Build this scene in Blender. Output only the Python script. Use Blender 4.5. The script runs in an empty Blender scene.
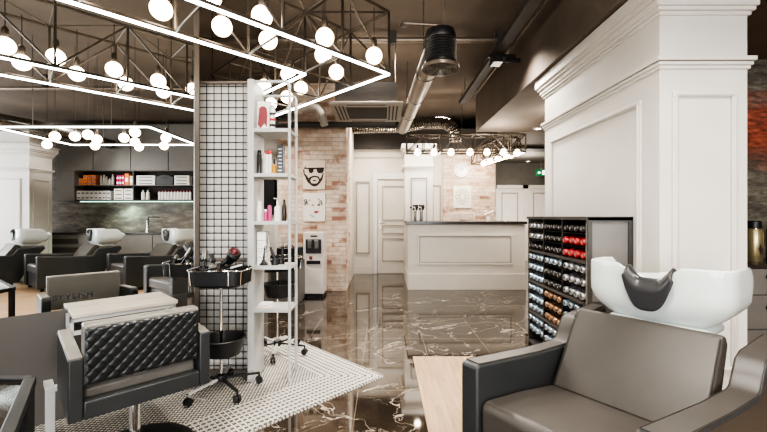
import bpy, bmesh, math, random
from mathutils import Vector, Matrix
random.seed(7)
PI = math.pi
S = bpy.context.scene
COL = S.collection
SQ = math.sqrt(0.5)

# ------------------------------------------------------------------ nodes
class N:
    def __init__(s, name):
        s.m = bpy.data.materials.new(name); s.m.use_nodes = True
        s.t = s.m.node_tree; s.b = s.t.nodes['Principled BSDF']
    def n(s, typ, **kw):
        x = s.t.nodes.new(typ)
        for k, v in kw.items(): setattr(x, k, v)
        return x
    def l(s, a, b): s.t.links.new(a, b)
    def put(s, sock, v):
        if isinstance(v, (int, float)): sock.default_value = v
        elif isinstance(v, (tuple, list)): sock.default_value = tuple(v) + ((1,) if len(sock.default_value) == 4 and len(v) == 3 else ())
        else: s.l(v, sock)
    def math(s, op, a, b=0.0, c=0.0, clamp=False):
        x = s.n('ShaderNodeMath', operation=op); x.use_clamp = clamp
        s.put(x.inputs[0], a); s.put(x.inputs[1], b); s.put(x.inputs[2], c)
        return x.outputs[0]
    def coord(s): return s.n('ShaderNodeTexCoord').outputs['Object']
    def sep(s, v):
        x = s.n('ShaderNodeSeparateXYZ'); s.l(v, x.inputs[0]); return x.outputs
    def comb(s, x, y, z=0.0):
        c = s.n('ShaderNodeCombineXYZ'); s.put(c.inputs[0], x); s.put(c.inputs[1], y); s.put(c.inputs[2], z); return c.outputs[0]
    def noise(s, v, scale, detail=3.0, rough=0.5, dist=0.0):
        x = s.n('ShaderNodeTexNoise'); s.l(v, x.inputs['Vector'])
        x.inputs['Scale'].default_value = scale; x.inputs['Detail'].default_value = detail
        x.inputs['Roughness'].default_value = rough; x.inputs['Distortion'].default_value = dist
        return x.outputs[0]
    def mix(s, f, a, b):
        x = s.n('ShaderNodeMix', data_type='RGBA'); s.put(x.inputs[0], f); s.put(x.inputs[6], a); s.put(x.inputs[7], b); return x.outputs[2]
    def ramp(s, f, stops):
        x = s.n('ShaderNodeValToRGB'); s.l(f, x.inputs[0]); e = x.color_ramp.elements
        while len(e) < len(stops): e.new(0.5)
        for i, (p, c) in enumerate(stops): e[i].position = p; e[i].color = tuple(c) + (1,)
        return x.outputs[0]
    def bump(s, h, strength=0.3, dist=0.01):
        x = s.n('ShaderNodeBump'); x.inputs['Strength'].default_value = strength; x.inputs['Distance'].default_value = dist
        s.l(h, x.inputs['Height']); s.l(x.outputs[0], s.b.inputs['Normal'])
    def set(s, **kw):
        for k, v in kw.items(): s.put(s.b.inputs[k.replace('_', ' ')], v)

def srgb(r, g, b):
    f = lambda c: (c/255/12.92) if c/255 <= 0.04045 else ((c/255+0.055)/1.055)**2.4
    return (f(r), f(g), f(b))

def mat(name, rgb, rough=0.5, metal=0.0, var=0.12, scale=6.0, bump=0.0, bscale=80.0, ior=None):
    """painted / plastic / metal / leather: base colour with a little procedural variation"""
    k = N(name); c = srgb(*rgb); v = k.coord()
    f = k.noise(v, scale, 4)
    lo = tuple(max(0, x*(1-var)) for x in c); hi = tuple(min(1, x*(1+var)) for x in c)
    k.set(Base_Color=k.ramp(f, [(0.3, lo), (0.7, hi)]), Roughness=rough, Metallic=metal)
    if bump: k.bump(k.noise(v, bscale, 2), bump, 0.002)
    if ior: k.set(IOR=ior)
    return k.m

def emis_bulb():
    k = N('warm_glass_bulb_lit'); lw = k.n('ShaderNodeLayerWeight'); lw.inputs[0].default_value = 0.5
    f = k.ramp(lw.outputs[1], [(0.25, (1.0, 0.86, 0.68)), (0.95, (0.62, 0.40, 0.20))])
    k.set(Base_Color=srgb(255, 250, 240), Roughness=0.3, Emission_Color=f)
    k.set(Emission_Strength=k.math('ADD', 4.5, k.math('MULTIPLY', 17.0, k.math('SUBTRACT', 1.0, lw.outputs[1]))))
    return k.m
def emis(name, rgb, strength, base=(255, 250, 240)):
    k = N(name); c = srgb(*rgb)
    lw = k.n('ShaderNodeLayerWeight'); lw.inputs[0].default_value = 0.35
    k.set(Base_Color=srgb(*base), Roughness=0.4, Emission_Color=c)
    k.set(Emission_Strength=k.math('MULTIPLY', strength, k.math('SUBTRACT', 1.15, k.math('MULTIPLY', lw.outputs[1], 0.5))))
    return k.m

M = {}
M['white'] = mat('white_satin_paint', (210, 206, 200), 0.45, var=0.04, scale=3)
M['cream'] = mat('warm_white_panel_paint', (206, 198, 186), 0.5, var=0.05, scale=2)
M['plaster'] = mat('light_grey_wall_paint', (190, 184, 176), 0.7, var=0.06, scale=2)
M['metalw'] = mat('white_powder_coated_metal', (176, 176, 174), 0.35, var=0.04)
M['ceil'] = mat('dark_painted_concrete_ceiling', (104, 94, 84), 0.85, var=0.22, scale=1.2, bump=0.4, bscale=12)
M['dark'] = mat('dark_grey_paint', (62, 58, 55), 0.7, var=0.12, scale=2)
M['black'] = mat('black_plastic', (26, 26, 28), 0.4, var=0.2)
M['blackm'] = mat('dark_bronze_truss_steel', (78, 70, 62), 0.4, 0.5, var=0.25, scale=9)
M['pipe'] = mat('grey_brown_painted_duct', (128, 117, 106), 0.35, 0.6, var=0.2, scale=4)
M['flex'] = mat('ribbed_aluminium_duct', (120, 116, 110), 0.25, 0.9, var=0.3, scale=20)
M['chrome'] = mat('chrome', (215, 215, 215), 0.08, 1.0, var=0.03)
M['steel'] = mat('brushed_steel', (150, 148, 145), 0.3, 1.0, var=0.08)
M['cab'] = mat('grey_laminate', (120, 117, 113), 0.45, var=0.06, scale=4)
M['cabd'] = mat('dark_grey_laminate', (72, 70, 68), 0.45, var=0.1, scale=4)
M['top'] = mat('dark_worktop', (58, 53, 50), 0.22, var=0.2, scale=14)
M['ledge'] = mat('pale_wood_shelf', (188, 178, 164), 0.35, var=0.1, scale=5)
M['porc'] = mat('glossy_white_ceramic', (212, 218, 216), 0.08, var=0.01, scale=2)
M['gel'] = mat('dark_grey_rubber', (54, 54, 56), 0.35, var=0.1, scale=8)
M['leath'] = mat('grey_brown_leather', (70, 66, 62), 0.4, var=0.08, scale=5, bump=0.25, bscale=420)
M['leathd'] = mat('slate_grey_leather', (50, 52, 53), 0.36, var=0.1, scale=5, bump=0.25, bscale=420)
M['leathg'] = mat('lit_grey_leather', (124, 119, 112), 0.35, var=0.05, scale=5, bump=0.2, bscale=300)  # grey leather, its paleness also holding bulb light on arm tops and seat
M['quilt'] = mat('black_quilted_leather', (30, 32, 34), 0.3, var=0.15, scale=8, bump=0.2, bscale=300)
M['stitch'] = mat('pale_thread', (178, 170, 158), 0.7, var=0.05)
M['seam'] = mat('dark_seam', (40, 38, 36), 0.6, var=0.05)
M['lowwall'] = mat('mid_grey_panel', (78, 75, 72), 0.5, var=0.05, scale=2)
M['acw'] = mat('off_white_plastic_grille', (158, 150, 140), 0.5, var=0.06)
M['gold'] = mat('champagne_gold_metal', (176, 164, 128), 0.25, 0.7, var=0.08, scale=14)
M['bulb'] = emis_bulb()
M['led'] = emis('cool_white_led', (236, 252, 248), 11)
M['ledw'] = emis('warm_white_led', (255, 232, 200), 12.0)
M['ledg'] = emis('soft_green_white_strip', (190, 240, 218), 3.0)
M['spot'] = emis('downlight_lens', (255, 246, 230), 14.0)
M['green'] = emis('exit_sign_green', (60, 170, 110), 0.12, (20, 110, 60))
M['signw'] = emis('exit_sign_white', (240, 255, 245), 1.0)
M['paper'] = mat('poster_paper', (226, 208, 190), 0.7, var=0.03)
M['paper2'] = mat('poster_paper_white', (234, 228, 218), 0.7, var=0.03)
M['ink'] = mat('brown_black_ink', (52, 40, 34), 0.7, var=0.1)
M['grey_ink'] = mat('grey_ink', (120, 120, 118), 0.7, var=0.1)
M['gridf'] = mat('grey_brown_steel', (112, 104, 97), 0.4, 0.4, var=0.1)
M['mould'] = mat('shadowed_moulding_paint', (150, 142, 131), 0.6, var=0.05)  # panel lines darkened in colour to stand in for their shadow gaps
M['tan'] = mat('tan_relief', (196, 178, 158), 0.7, var=0.05)
M['hall'] = mat('mid_grey_hall_paint', (104, 101, 96), 0.7, var=0.06)
M['red'] = mat('red_plastic', (196, 40, 44), 0.35, var=0.08)
M['redink'] = mat('red_ink', (136, 52, 58), 0.6, var=0.1)
M['blueink'] = mat('pale_blue_ink', (170, 196, 204), 0.6, var=0.1)
M['orange'] = mat('orange_carton', (228, 128, 62), 0.5, var=0.1, scale=20)
M['magenta'] = mat('magenta_carton', (200, 46, 104), 0.5, var=0.1, scale=20)
M['pink'] = mat('pink_plastic', (176, 70, 120), 0.35, var=0.1)
M['amber'] = mat('amber_oil', (176, 128, 40), 0.15, var=0.1)
M['bwhite'] = mat('white_bottle_plastic', (225, 223, 218), 0.3, var=0.04)
M['bsilver'] = mat('silver_bottle', (172, 190, 206), 0.22, 0.6, var=0.12, scale=30)
M['bpink'] = mat('silver_pink_bottle', (196, 184, 192), 0.25, 0.5, var=0.12, scale=30)
M['bgold'] = mat('yellow_gold_bottle', (196, 186, 128), 0.3, 0.4, var=0.12, scale=30)
M['bronze'] = mat('bronze_bottle', (150, 116, 88), 0.3, 0.5, var=0.15, scale=30)
M['bblack'] = mat('black_bottle', (44, 42, 42), 0.25, 0.1, var=0.15, scale=30)
M['bred'] = mat('red_bottle', (176, 52, 52), 0.28, 0.1, var=0.12, scale=30)
M['capl'] = mat('pale_bottle_cap', (176, 180, 184), 0.22, 0.55, var=0.05)
M['cooler'] = mat('water_cooler_plastic', (224, 214, 206), 0.3, var=0.02)

def marble():
    k = N('dark_brown_marble_tiles'); v = k.coord(); s = k.sep(v)
    warp = k.noise(v, 1.3, 5, 0.6)
    vv = k.comb(k.math('ADD', s[0], k.math('MULTIPLY', warp, 1.3)), k.math('ADD', s[1], k.math('MULTIPLY', warp, 0.7)))
    n1 = k.noise(vv, 1.1, 4, 0.55, 0.6)
    vein = k.math('SUBTRACT', 1.0, k.math('MULTIPLY', k.math('ABSOLUTE', k.math('SUBTRACT', n1, 0.5)), 210.0), clamp=True)
    n2 = k.noise(vv, 4.2, 5, 0.6, 1.2)
    vein2 = k.math('SUBTRACT', 1.0, k.math('MULTIPLY', k.math('ABSOLUTE', k.math('SUBTRACT', n2, 0.48)), 105.0), clamp=True)
    msk = k.math('GREATER_THAN', k.noise(v, 1.7, 2), 0.5)
    veins = k.math('MAXIMUM', vein, k.math('MULTIPLY', k.math('MULTIPLY', vein2, msk), 0.65))
    base = k.ramp(k.noise(vv, 2.5, 6, 0.65), [(0.3, srgb(34, 28, 23)), (0.52, srgb(56, 48, 40)), (0.75, srgb(80, 70, 59))])
    c = k.mix(k.math('MULTIPLY', veins, 0.6), base, srgb(214, 202, 186))
    # tile joints 0.6 m
    jx = k.math('LESS_THAN', k.math('FRACT', k.math('DIVIDE', k.math('ADD', s[0], 0.19), 0.6)), 0.008)
    jy = k.math('LESS_THAN', k.math('FRACT', k.math('DIVIDE', k.math('ADD', s[1], 0.14), 0.6)), 0.010)
    c = k.mix(k.math('MULTIPLY', k.math('MAXIMUM', jx, jy), 0.6), c, srgb(150, 134, 116))
    k.set(Base_Color=c, Roughness=0.045, IOR=2.05)
    return k.m
M['marble'] = marble()

def wood():
    k = N('pale_oak_planks'); v = k.coord(); s = k.sep(v)
    px = k.math('FLOOR', k.math('DIVIDE', s[0], 0.145))
    sh = k.math('MULTIPLY', k.math('FRACT', k.math('MULTIPLY', px, 0.377)), 1.2)
    py = k.math('FLOOR', k.math('DIVIDE', k.math('ADD', s[1], sh), 1.2))
    wn = k.n('ShaderNodeTexWhiteNoise'); k.l(k.comb(px, py), wn.inputs['Vector'])
    g = k.noise(k.comb(k.math('MULTIPLY', s[0], 26), k.math('MULTIPLY', s[1], 1.6), px), 1.6, 6, 0.6, 0.8)
    c1 = k.ramp(g, [(0.25, srgb(136, 106, 78)), (0.5, srgb(172, 142, 110)), (0.8, srgb(198, 170, 138))])
    c = k.mix(k.math('MULTIPLY', wn.outputs[0], 0.35), c1, srgb(142, 114, 88))
    jx = k.math('LESS_THAN', k.math('FRACT', k.math('DIVIDE', s[0], 0.145)), 0.02)
    jy = k.math('LESS_THAN', k.math('FRACT', k.math('DIVIDE', k.math('ADD', s[1], sh), 1.2)), 0.003)
    c = k.mix(k.math('MULTIPLY', k.math('MAXIMUM', jx, jy), 0.5), c, srgb(110, 88, 68))
    k.set(Base_Color=c, Roughness=0.35); return k.m
M['wood'] = wood()

def mosaic():
    # local x along the long side, y across; corner at origin, body at x<0, y>0
    k = N('black_white_mosaic_pattern'); v = k.coord(); s = k.sep(v)
    d = k.math('MINIMUM', k.math('MULTIPLY', s[0], -1.0), s[1])            # distance from the border
    a = k.math('MAXIMUM', k.math('MULTIPLY', s[0], -1.0), s[1])
    wav = lambda x, p, ph=0.0: k.math('SINE', k.math('ADD', k.math('MULTIPLY', x, 2*PI/p), ph))
    # border: rows of dashes and dots parallel with the edge
    row = k.math('GREATER_THAN', wav(d, 0.045), 0.0)
    dash = k.math('GREATER_THAN', wav(a, 0.034), -0.55)
    row2 = k.math('GREATER_THAN', wav(d, 0.020, 1.2), 0.3)
    dot = k.math('GREATER_THAN', wav(a, 0.016), 0.0)
    border = k.math('MAXIMUM', k.math('MULTIPLY', row, dash), k.math('MULTIPLY', row2, dot))
    # field: fine diamonds
    u = k.math('ADD', s[0], s[1]); w = k.math('SUBTRACT', s[0], s[1])
    f1 = k.math('MULTIPLY', wav(s[0], 0.030), wav(s[1], 0.036))
    field = k.math('MAXIMUM', k.math('GREATER_THAN', f1, -0.05), k.math('GREATER_THAN', wav(s[1], 0.036, 0.8), 0.93))
    isb = k.math('LESS_THAN', d, 0.36)
    pat = k.math('ADD', k.math('MULTIPLY', border, isb), k.math('MULTIPLY', field, k.math('SUBTRACT', 1.0, isb)))
    c = k.mix(k.math('MULTIPLY', pat, 0.93), srgb(204, 199, 190), srgb(26, 25, 24))
    k.set(Base_Color=c, Roughness=0.5); return k.m
M['mosaic'] = mosaic()

def brick(name):
    k = N(name); v = k.coord(); s = k.sep(v)
    h = k.math('ADD', s[0], s[1]); BH, BW = 0.076, 0.25
    row = k.math('FLOOR', k.math('DIVIDE', s[2], BH))
    hx = k.math('ADD', k.math('DIVIDE', h, BW), k.math('MULTIPLY', k.math('FLOORED_MODULO', row, 2.0), 0.5))
    colm = k.math('FLOOR', hx)
    wn = k.n('ShaderNodeTexWhiteNoise'); k.l(k.comb(colm, row), wn.inputs['Vector'])
    base = k.ramp(wn.outputs[0], [(0.0, srgb(212, 192, 172)), (0.30, srgb(194, 166, 144)), (0.55, srgb(216, 198, 180)), (0.82, srgb(188, 156, 134)), (0.95, srgb(156, 116, 96))])
    st = k.comb(k.math('MULTIPLY', h, 0.4), s[2])
    n = k.noise(st, 24, 5, 0.7)
    base = k.mix(k.ramp(n, [(0.58, (0, 0, 0)), (0.72, (0.7, 0.7, 0.7))]), base, srgb(142, 104, 84))
    n2 = k.noise(k.comb(h, s[2]), 3.0, 6, 0.75)
    base = k.mix(k.ramp(n2, [(0.46, (0, 0, 0)), (0.60, (0.7, 0.7, 0.7))]), base, srgb(236, 222, 206))
    fz = k.math('FRACT', k.math('DIVIDE', s[2], BH)); fx = k.math('FRACT', hx)
    m = k.math('MAXIMUM', k.math('LESS_THAN', fz, 0.13), k.math('LESS_THAN', fx, 0.035))
    c = k.mix(k.math('MULTIPLY', m, 0.8), base, srgb(180, 158, 140))
    k.set(Base_Color=c, Roughness=0.85)
    k.bump(k.math('ADD', k.math('MULTIPLY', m, -1.0), k.math('MULTIPLY', k.noise(k.comb(h, s[2]), 40, 3), 0.5)), 0.7, 0.008)
    return k.m
M['brick'] = brick('whitewashed_reclaimed_brick')

def rust():
    k = N('weathered_concrete_with_orange_band'); v = k.coord(); s = k.sep(v)
    st = k.comb(k.math('MULTIPLY', s[0], 0.6), k.math('MULTIPLY', s[1], 0.6), k.math('MULTIPLY', s[2], 2.4))
    n = k.noise(st, 3.0, 8, 0.72); n2 = k.noise(st, 14, 5, 0.7)
    z = k.math('ADD', s[2], k.math('MULTIPLY', k.math('SUBTRACT', n, 0.5), 0.7))
    base = k.ramp(k.math('ADD', k.math('MULTIPLY', n, 0.6), k.math('MULTIPLY', n2, 0.4)), [(0.36, srgb(50, 44, 38)), (0.5, srgb(94, 88, 78)), (0.62, srgb(134, 128, 114))])
    band = k.ramp(k.math('DIVIDE', z, 3.0), [(0.58, (0, 0, 0)), (0.66, (1, 1, 1)), (0.77, (0.9, 0.9, 0.9)), (0.86, (0, 0, 0))])
    c = k.mix(band, base, k.ramp(n2, [(0.35, srgb(92, 50, 38)), (0.55, srgb(164, 84, 62)), (0.7, srgb(196, 112, 84))]))
    k.set(Base_Color=c, Roughness=0.75); k.bump(n2, 0.3, 0.01); return k.m
M['rust'] = rust()
def conc():
    k = N('mottled_stone_splashback'); v = k.coord(); s = k.sep(v)
    st = k.comb(k.math('MULTIPLY', s[0], 0.6), k.math('MULTIPLY', s[1], 0.6), k.math('MULTIPLY', s[2], 2.2))
    n = k.noise(st, 3.0, 8, 0.75)
    k.set(Base_Color=k.ramp(n, [(0.35, srgb(58, 50, 44)), (0.5, srgb(98, 88, 78)), (0.66, srgb(150, 140, 124))]), Roughness=0.4); return k.m
M['stone'] = conc()
def mirr():
    k = N('mirror_glass'); n = k.noise(k.coord(), 0.5, 1)
    k.set(Base_Color=k.ramp(n, [(0, (0.86, 0.88, 0.87)), (1, (0.9, 0.91, 0.9))]), Metallic=1.0, Roughness=0.0); return k.m
M['mirror'] = mirr()
def smoke():
    k = N('dark_tinted_glass'); n = k.noise(k.coord(), 2, 2)
    k.set(Base_Color=k.ramp(n, [(0.3, srgb(44, 38, 34)), (0.7, srgb(60, 50, 44))]), Roughness=0.08, IOR=1.6); return k.m
M['smoke'] = smoke()

# ------------------------------------------------------------------ mesh builder
class B:
    def __init__(s): s.v = []; s.f = []; s.mi = []
    def add(s, verts, faces, mi=0):
        o = len(s.v); s.v += [tuple(p) for p in verts]
        for f in faces: s.f.append([i+o for i in f]); s.mi.append(mi)
        return s
    def box(s, x0, x1, y0, y1, z0, z1, mi=0):
        V = [(x, y, z) for z in (z0, z1) for y in (y0, y1) for x in (x0, x1)]
        return s.add(V, [(0, 2, 3, 1), (4, 5, 7, 6), (0, 1, 5, 4), (2, 6, 7, 3), (0, 4, 6, 2), (1, 3, 7, 5)], mi)
    def obox(s, c, sz, R, mi=0):
        V = [Vector(c) + R @ Vector((x*sz[0]/2, y*sz[1]/2, z*sz[2]/2)) for z in (-1, 1) for y in (-1, 1) for x in (-1, 1)]
        return s.add(V, [(0, 2, 3, 1), (4, 5, 7, 6), (0, 1, 5, 4), (2, 6, 7, 3), (0, 4, 6, 2), (1, 3, 7, 5)], mi)
    def bar(s, p, q, w, h=None, mi=0):
        p = Vector(p); q = Vector(q); d = q-p; R = d.to_track_quat('X', 'Z').to_matrix()
        return s.obox((p+q)/2, (d.length, w, h or w), R, mi)
    def tube(s, p, q, r, n=8, r2=None, mi=0, caps=True):
        return s.path([p, q], r, n, mi, [r, r if r2 is None else r2], caps)
    def path(s, pts, r, n=8, mi=0, rs=None, caps=True):
        pts = [Vector(p) for p in pts]; rings = []; up = None
        for i, p in enumerate(pts):
            t = (pts[min(i+1, len(pts)-1)] - pts[max(i-1, 0)]).normalized()
            if up is None:
                up = Vector((0, 0, 1)) if abs(t.z) < 0.9 else Vector((1, 0, 0))
            a = t.cross(up).normalized(); b = a.cross(t).normalized(); up = b
            rr = rs[i] if rs else r
            rings.append([p + a*math.cos(2*PI*j/n)*rr + b*math.sin(2*PI*j/n)*rr for j in range(n)])
        V = [q for R in rings for q in R]; F = []
        for i in range(len(rings)-1):
            for j in range(n):
                F.append((i*n+j, i*n+(j+1) % n, (i+1)*n+(j+1) % n, (i+1)*n+j))
        if caps: F.append(tuple(range(n))[::-1]); F.append(tuple(range((len(rings)-1)*n, len(rings)*n)))
        return s.add(V, F, mi)
    def lathe(s, prof, n=20, c=(0, 0, 0), mi=0, R=None, cap=True):
        V = []; F = []; c = Vector(c)
        for r, z in prof:
            for j in range(n):
                p = Vector((max(r, 1e-5)*math.cos(2*PI*j/n), max(r, 1e-5)*math.sin(2*PI*j/n), z))
                V.append(c + (R @ p if R else p))
        m = len(prof)
        for i in range(m-1):
            for j in range(n): F.append((i*n+j, i*n+(j+1) % n, (i+1)*n+(j+1) % n, (i+1)*n+j))
        if cap:
            F.append(tuple(range(n))[::-1]); F.append(tuple(range((m-1)*n, m*n)))
        return s.add(V, F, mi)
    def sphere(s, c, r, n=20, m=12, mi=0, sc=(1, 1, 1)):
        return s.lathe2([(math.sin(PI*i/m)*r, -math.cos(PI*i/m)*r) for i in range(m+1)], n, c, mi, sc)
    def lathe2(s, prof, n, c, mi, sc):
        V = []; F = []
        for r, z in prof:
            for j in range(n):
                V.append((c[0]+max(r, 1e-5)*math.cos(2*PI*j/n)*sc[0], c[1]+max(r, 1e-5)*math.sin(2*PI*j/n)*sc[1], c[2]+z*sc[2]))
        for i in range(len(prof)-1):
            for j in range(n): F.append((i*n+j, i*n+(j+1) % n, (i+1)*n+(j+1) % n, (i+1)*n+j))
        return s.add(V, F, mi)
    def prism(s, poly, ax, lo, hi, mi=0):
        """poly in the two other axes (x:(y,z) y:(x,z) z:(x,y))"""
        def P(a, b, t): return {'x': (t, a, b), 'y': (a, t, b), 'z': (a, b, t)}[ax]
        n = len(poly); V = [P(a, b, lo) for a, b in poly] + [P(a, b, hi) for a, b in poly]
        F = [tuple(range(n))[::-1], tuple(range(n, 2*n))] + [(i, (i+1) % n, n+(i+1) % n, n+i) for i in range(n)]
        return s.add(V, F, mi)
    def ringy(s, x0, x1, z0, z1, y, w, t, mi=0):       # moulding frame on a wall facing -Y (y = wall face)
        s.box(x0, x1, y-t, y, z1-w, z1, mi); s.box(x0, x1, y-t, y, z0, z0+w, mi)
        s.box(x0, x0+w, y-t, y, z0+w, z1-w, mi); s.box(x1-w, x1, y-t, y, z0+w, z1-w, mi); return s
    def ringx(s, y0, y1, z0, z1, x, w, t, mi=0):       # on a wall facing -X when t>0
        a, b = sorted((x-t, x))
        s.box(a, b, y0, y1, z1-w, z1, mi); s.box(a, b, y0, y1, z0, z0+w, mi)
        s.box(a, b, y0, y0+w, z0+w, z1-w, mi); s.box(a, b, y1-w, y1, z0+w, z1-w, mi); return s
    def move(s, d): s.v = [(a+d[0], b+d[1], c+d[2]) for a, b, c in s.v]; return s
    def build(s, name, mats, parent=None, bevel=0, seg=2, loc=None, rotz=0, sub=0, ang=40, weld=False):
        me = bpy.data.meshes.new(name); me.from_pydata(s.v, [], s.f)
        if not isinstance(mats, (list, tuple)): mats = [mats]
        for m in mats: me.materials.append(m)
        for p, i in zip(me.polygons, s.mi): p.material_index = i; p.use_smooth = True
        bm = bmesh.new(); bm.from_mesh(me)
        if weld: bmesh.ops.remove_doubles(bm, verts=bm.verts, dist=1e-5)
        bmesh.ops.recalc_face_normals(bm, faces=bm.faces); bm.to_mesh(me); bm.free()
        me.set_sharp_from_angle(angle=math.radians(ang))
        o = bpy.data.objects.new(name, me); COL.objects.link(o)
        if parent: o.parent = parent
        if loc: o.location = loc
        o.rotation_euler.z = rotz
        if bevel:
            md = o.modifiers.new('bevel', 'BEVEL'); md.width = bevel; md.segments = seg; md.limit_method = 'ANGLE'; md.angle_limit = math.radians(35)
        if sub:
            md = o.modifiers.new('sub', 'SUBSURF'); md.levels = sub; md.render_levels = sub
        return o

def tag(o, label=None, cat=None, group=None, kind=None):
    if label: o['label'] = label
    if cat: o['category'] = cat
    if group: o['group'] = group
    if kind: o['kind'] = kind
    return o
def T(name, label, cat, loc=(0, 0, 0), rz=0, group=None):
    o = bpy.data.objects.new(name, None); COL.objects.link(o); o.empty_display_size = 0.05
    o.location = loc; o.rotation_euler = (0, 0, rz); return tag(o, label, cat, group)
def kids(o): return [c for c in bpy.data.objects if c.parent == o]
def dup(o, loc, rz=0, label=None, group=None, parent=None):
    ch = kids(o); c = o.copy(); COL.objects.link(c)
    if parent: c.parent = parent
    else:
        c.location = loc; c.rotation_euler = (0, 0, rz)
        if label: c['label'] = label
        if group: c['group'] = group
    for k in ch: dup(k, None, parent=c)
    return c
def struct(b, name, m, label=None, **kw):
    o = b.build(name, m, **kw); o['kind'] = 'structure'
    if label: o['label'] = label
    return o

def fan(poly, y, mi=0):   # flat n-gon
    pass

# ------------------------------------------------------------------ room shell
H = 3.6
struct(B().box(-4.3, 5.3, -6.2, 11.4, -0.12, 0.0), 'floor', M['marble'], 'dark brown polished marble tile floor with pale veins')
struct(B().box(0.27, 5.0, -6.0, 3.535, 0.0, 0.006), 'floor_wood', M['wood'], 'pale oak plank floor under the wash chairs')
struct(B().box(-4.3, 5.3, -6.2, 11.4, H, H+0.12), 'ceiling', M['ceil'], 'dark painted open ceiling')
struct(B().box(-4.3, -4.15, -6.2, 11.4, 0, H), 'wall_left', M['plaster'])
struct(B().box(5.0, 5.15, -6.2, 11.4, 0, H), 'wall_right', M['stone'], 'mottled brown stone wall behind the sink counter')
struct(B().box(-4.3, -1.55, 6.9, 7.05, 0, H), 'wall_far_left', M['plaster'])
struct(B().box(-4.3, 5.3, 11.25, 11.4, 0, H), 'wall_far_hall', M['hall'], 'dark grey hall wall above the white doors')
# shopfront wall behind the camera, with two tall window openings
b = B(); b.box(-4.3, 5.3, -6.2, -6.0, 0, 0.35); b.box(-4.3, 5.3, -6.2, -6.0, 3.1, H)
for x0, x1 in ((-4.3, -3.6), (0.3, 0.7), (4.6, 5.3)): b.box(x0, x1, -6.2, -6.0, 0.35, 3.1)
struct(b, 'wall_front', M['plaster'])
for i, (x0, x1) in enumerate(((-3.6, 0.3), (0.7, 4.6))):
    b = B(); b.ringy(x0, x1, 0.35, 3.1, -6.02, 0.06, 0.08); b.box((x0+x1)/2-0.03, (x0+x1)/2+0.03, -6.1, -6.02, 0.35, 3.1)
    struct(b, 'window_%d' % (i+1), M['dark'])
# bulkhead over the right side of the room
struct(B().box(1.66, 5.0, 1.9, 6.9, 2.81, H), 'ceiling_bulkhead', M['ceil'], 'dark dropped ceiling section over the white pillar')
# far wall of panelled cream boards
b = B(); b.box(-0.95, 2.54, 8.67, 8.8, 0, 2.80); b.box(2.44, 2.54, 8.8, 11.25, 0, 2.8)
struct(b, 'wall_back', M['cream'])
struct(B().box(-1.5, 5.0, 8.55, 8.95, 2.80, 3.25), 'ceiling_beam', M['dark'], 'dark beam across the top of the back wall')
b = B(); b.box(-0.95, -0.235, 8.64, 8.67, 0, 0.16); b.box(-0.95, 1.0, 8.64, 8.67, 2.62, 2.80)
struct(b, 'baseboard_back', M['cream'])
b = B(); b.ringy(-0.62, -0.31, 0.45, 2.08, 8.67, 0.028, 0.03)
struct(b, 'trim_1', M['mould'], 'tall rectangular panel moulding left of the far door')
# far door
b = B(); b.box(-0.235, -0.135, 8.60, 8.67, 0, 2.25); b.box(-0.135, 0.82, 8.60, 8.67, 2.12, 2.25); b.box(0.69, 0.80, 8.60, 8.67, 0, 2.12)
struct(b, 'trim_2', M['white'], 'white architrave around the far door', bevel=0.01)
d = struct(B().box(-0.125, 0.68, 8.63, 8.66, 0.01, 2.11), 'door_1', M['cream'], 'cream four panel door at the far end of the room')
b = B()
for z0, z1 in ((0.28, 0.80), (0.90, 1.10), (1.20, 1.98)): b.ringy(-0.03, 0.60, z0, z1, 8.63, 0.022, 0.02)
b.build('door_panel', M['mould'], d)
b = B(); b.box(-0.10, -0.07, 8.615, 8.63, 1.0, 1.22); b.tube((-0.085, 8.615, 1.13), (-0.085, 8.57, 1.13), 0.009); b.tube((-0.085, 8.575, 1.13), (0.03, 8.575, 1.13), 0.009)
b.build('door_handle', M['steel'], d)

# brick pillar with cream side wall, and the brick wall behind the counter
struct(B().box(-1.83, -0.648, 6.65, 7.45, 0, H), 'wall_brick', M['brick'], 'whitewashed brick pillar carrying the posters')
struct(B().box(-1.0, -0.66, 7.45, 8.67, 0, H), 'wall_side', M['cream'])
struct(B().box(1.34, 2.50, 8.60, 8.67, 0, 2.8), 'wall_brick_reception', M['brick'], 'warm lit brick wall behind the reception counter')
b = B(); b.ringy(1.10, 1.30, 0.2, 2.0, 8.67, 0.03, 0.02)
struct(b, 'trim_3', M['mould'])
# pilaster behind counter
b = B(); b.box(0.45, 1.03, 8.0, 8.67, 0, 2.78)
b.box(0.43, 1.05, 7.98, 8.67, 2.28, 2.32); b.box(0.41, 1.07, 7.96, 8.67, 2.32, 2.36); b.box(0.38, 1.10, 7.93, 8.67, 2.70, 2.80); b.box(0.41, 1.07, 7.96, 8.67, 2.64, 2.70)
tag(struct(b, 'pilaster', M['white'], 'slim white panelled pillar rising behind the reception counter', bevel=0.004), cat='pillar')
struct(B().ringy(0.57, 0.91, 0.3, 2.10, 8.0, 0.022, 0.02), 'trim_5', M['mould'])

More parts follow.
